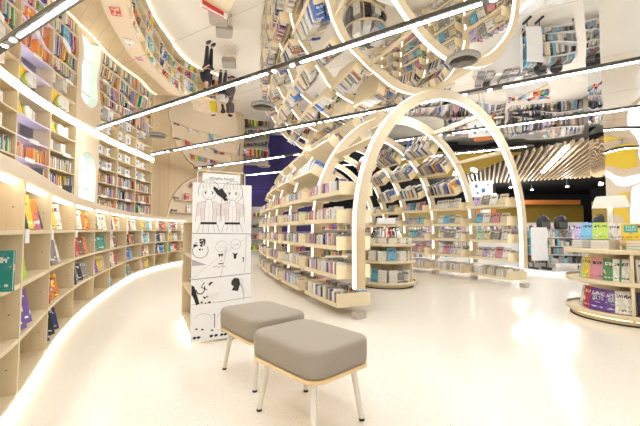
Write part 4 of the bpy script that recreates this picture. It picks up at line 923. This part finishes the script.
# ================================================================ PEOPLE (seen in the mirror)
def skin_obj(name, chain, edges, mat, parent, sub=1):
    me = bpy.data.meshes.new(name); me.from_pydata([c[0] for c in chain], edges, []); o = bpy.data.objects.new(name, me); COL.objects.link(o); o.parent = parent
    md = o.modifiers.new('skin', 'SKIN'); md.use_smooth_shade = True
    for i, c in enumerate(chain):
        sv = me.skin_vertices[0].data[i]; sv.radius = c[1] if isinstance(c[1], tuple) else (c[1], c[1]); sv.use_root = i == 0
    sb = o.modifiers.new('sub', 'SUBSURF'); sb.levels = sub; sb.render_levels = sub
    me.materials.append(mat); return o
def person(loc, rz, label, top, legs, hgt=1.68, dress=False, bag=None):
    o = thing('person', loc, label, 'person', 'people standing beyond the manga rack', R(rz)); k = hgt / 1.7
    V = lambda x, y, z: (x * k, y * k, z * k)
    ch, ed = [], []
    def add(p, r, par=None):
        ch.append((V(*p), r if not isinstance(r, tuple) else r)); i = len(ch) - 1
        if par is not None: ed.append((par, i))
        return i
    pel = add((0, 0, .93), (.14, .10)); wst = add((0, .01, 1.08), (.125, .09), pel); chs = add((0, .01, 1.28), (.15, .10), wst); shl = add((0, .01, 1.41), (.10, .07), chs); nk = add((0, .0, 1.49), .05, shl)
    h1 = add((0, -.01, 1.58), (.075, .085), nk); h2 = add((0, -.01, 1.66), (.06, .075), h1)
    for sx in (-1, 1):
        hp = add((sx * .09, 0, .88), .085, pel); kn = add((sx * .10, -.01, .49), .058, hp); an = add((sx * .10, .01, .09), .038, kn); add((sx * .11, -.13, .04), .035, an)
        sh = add((sx * .18, .01, 1.38), .052, shl); el = add((sx * .235, .03, 1.10), .04, sh); wr = add((sx * .22, -.14, .93 + (.08 if sx > 0 else 0)), .027, el)
        pm = add((sx * .215, -.20, .91 + (.08 if sx > 0 else 0)), (.03, .02), wr)
        for f, ln in zip((-.024, -.008, .008, .024), (.06, .07, .065, .05)):
            a = add((sx * .215 + f, -.25, .895 + (.08 if sx > 0 else 0)), .009, pm); add((sx * .215 + f * 1.1, -.25 - ln * .7, .875 + (.08 if sx > 0 else 0)), .0075, a)
        a = add((sx * .185, -.22, .91 + (.08 if sx > 0 else 0)), .01, pm); add((sx * .175, -.255, .905 + (.08 if sx > 0 else 0)), .009, a)
    skin_obj('body', ch, ed, M['skin'], o)
    tm = plain('top cloth', top, .8); lm = plain('leg cloth', legs, .8)
    c2 = [(V(0, 0, .90), (.165, .125)), (V(0, .01, 1.08), (.15, .115)), (V(0, .01, 1.28), (.175, .125)), (V(0, .01, 1.43), (.11, .08))]; e2 = [(0, 1), (1, 2), (2, 3)]
    for sx in (-1, 1): c2 += [(V(sx * .18, .01, 1.385), .068), (V(sx * .232, .03, 1.12), .056)]; e2 += [(3, len(c2) - 2), (len(c2) - 2, len(c2) - 1)]
    skin_obj('shirt', c2, e2, tm, o)
    if dress:
        mb = MB(); mb.loft([[Vector(V(r * math.cos(t), r * .8 * math.sin(t), z)) for t in (2 * math.pi * j / 20 for j in range(20))] for r, z in ((.15, 1.0), (.2, .8), (.26, .5), (.3, .35))], smooth=True); mb.build('skirt', lm, o, True)
    else:
        c3 = [(V(0, 0, .95), (.16, .12))]; e3 = []
        for sx in (-1, 1): c3 += [(V(sx * .09, 0, .86), .105), (V(sx * .10, -.01, .49), .08), (V(sx * .10, .01, .12), .062)]; n = len(c3); e3 += [(0, n - 3), (n - 3, n - 2), (n - 2, n - 1)]
        skin_obj('trousers', c3, e3, lm, o)
    mb = MB(); mb.loft([[Vector(V(a * .098 * math.cos(t), .018 + a * .108 * math.sin(t) + (.02 if z < 1.6 else 0), z)) for t in (2 * math.pi * j / 18 for j in range(18))] for a, z in ((.75, 1.55), (.98, 1.6), (1.05, 1.66), (.98, 1.71), (.7, 1.75), (.3, 1.77), (.02, 1.775))], smooth=True); mb.build('hair', M['hair'], o, True)
    for sx in (-1, 1):
        mb = MB(); mb.loft([[Vector(V(sx * .11 + r * .6 * math.cos(t), -.05 + r * 1.6 * math.sin(t), z)) for t in (2 * math.pi * j / 14 for j in range(14))] for r, z in ((.07, .002), (.078, .03), (.07, .07), (.045, .1))], smooth=True); mb.build('shoe', M['black'], o, True)
        mb = MB(); mb.lathe([(0, -.008), (.009, 0), (0, .008)], V(sx * .03, -.096, 1.61), 8); mb.build('eye', M['ink'], o, True)
    mb = MB(); mb.loft([[Vector(V(a * math.cos(t) * .012, -.09 - b, z + a * .01 * math.sin(t))) for t in (2 * math.pi * j / 8 for j in range(8))] for a, b, z in ((1, 0, 1.585), (.8, .015, 1.58), (.2, .025, 1.575))], smooth=True); mb.build('nose', M['skin'], o, True)
    mb = MB(); mb.box(V(0, -.088, 1.548), (.04, .012, .008)); mb.build('mouth', M['red'], o, True)
    if bag:
        b = thing('shopping_bag', Vector(loc) + Matrix.Rotation(R(rz), 3, 'Z') @ Vector((.24, -.22, .55)), 'orange bag hanging from the hand of the person in pale clothes', 'bag'); b.rotation_euler = (0, 0, R(rz))
        mb = MB(); mb.box((0, 0, .13), (.1, .26, .3)); mb.build('pouch', bag, b, True); mb = MB(); mb.tube([(0, -.08, .28), (0, -.06, .4), (0, .04, .4), (0, .06, .28)], .007, 6); mb.build('handle', M['black'], b, True)
person((-3.95, 12.0, 0), 60, 'person in all black clothes standing by the low shelves, seen in the mirror', (.02, .02, .03), (.02, .02, .035), 1.72)
person((-4.0, 14.2, 0), 200, 'person in a pale grey top with an orange bag, seen in the mirror', (.6, .58, .55), (.03, .03, .05), 1.7, bag=M['orange'])
person((-3.95, 15.2, 0), 140, 'person in a dark patterned dress near the niche, seen in the mirror', (.12, .10, .11), (.10, .08, .09), 1.66, True)
person((-4.75, 15.3, 0), 250, 'person in a yellow top close to the niche, seen in the mirror', (.75, .62, .03), (.10, .09, .12), 1.6)

PACK.build('packed_books', M['spines']); PACKC.build('packed_comics', M['spines']); GOODS.build('packed_goods', M['spines'])
for nm, lab, cat in (('packed_books', 'rows of tightly packed book spines on the set-back upper shelves', 'books'), ('packed_comics', 'rows of packed comics filling the remaining trays of the book tunnel', 'comics'), ('packed_goods', 'small mixed goods crowding the racks and counters of the shop beyond', 'goods')):
    tag(bpy.data.objects[nm], lab, cat, None, 'stuff')
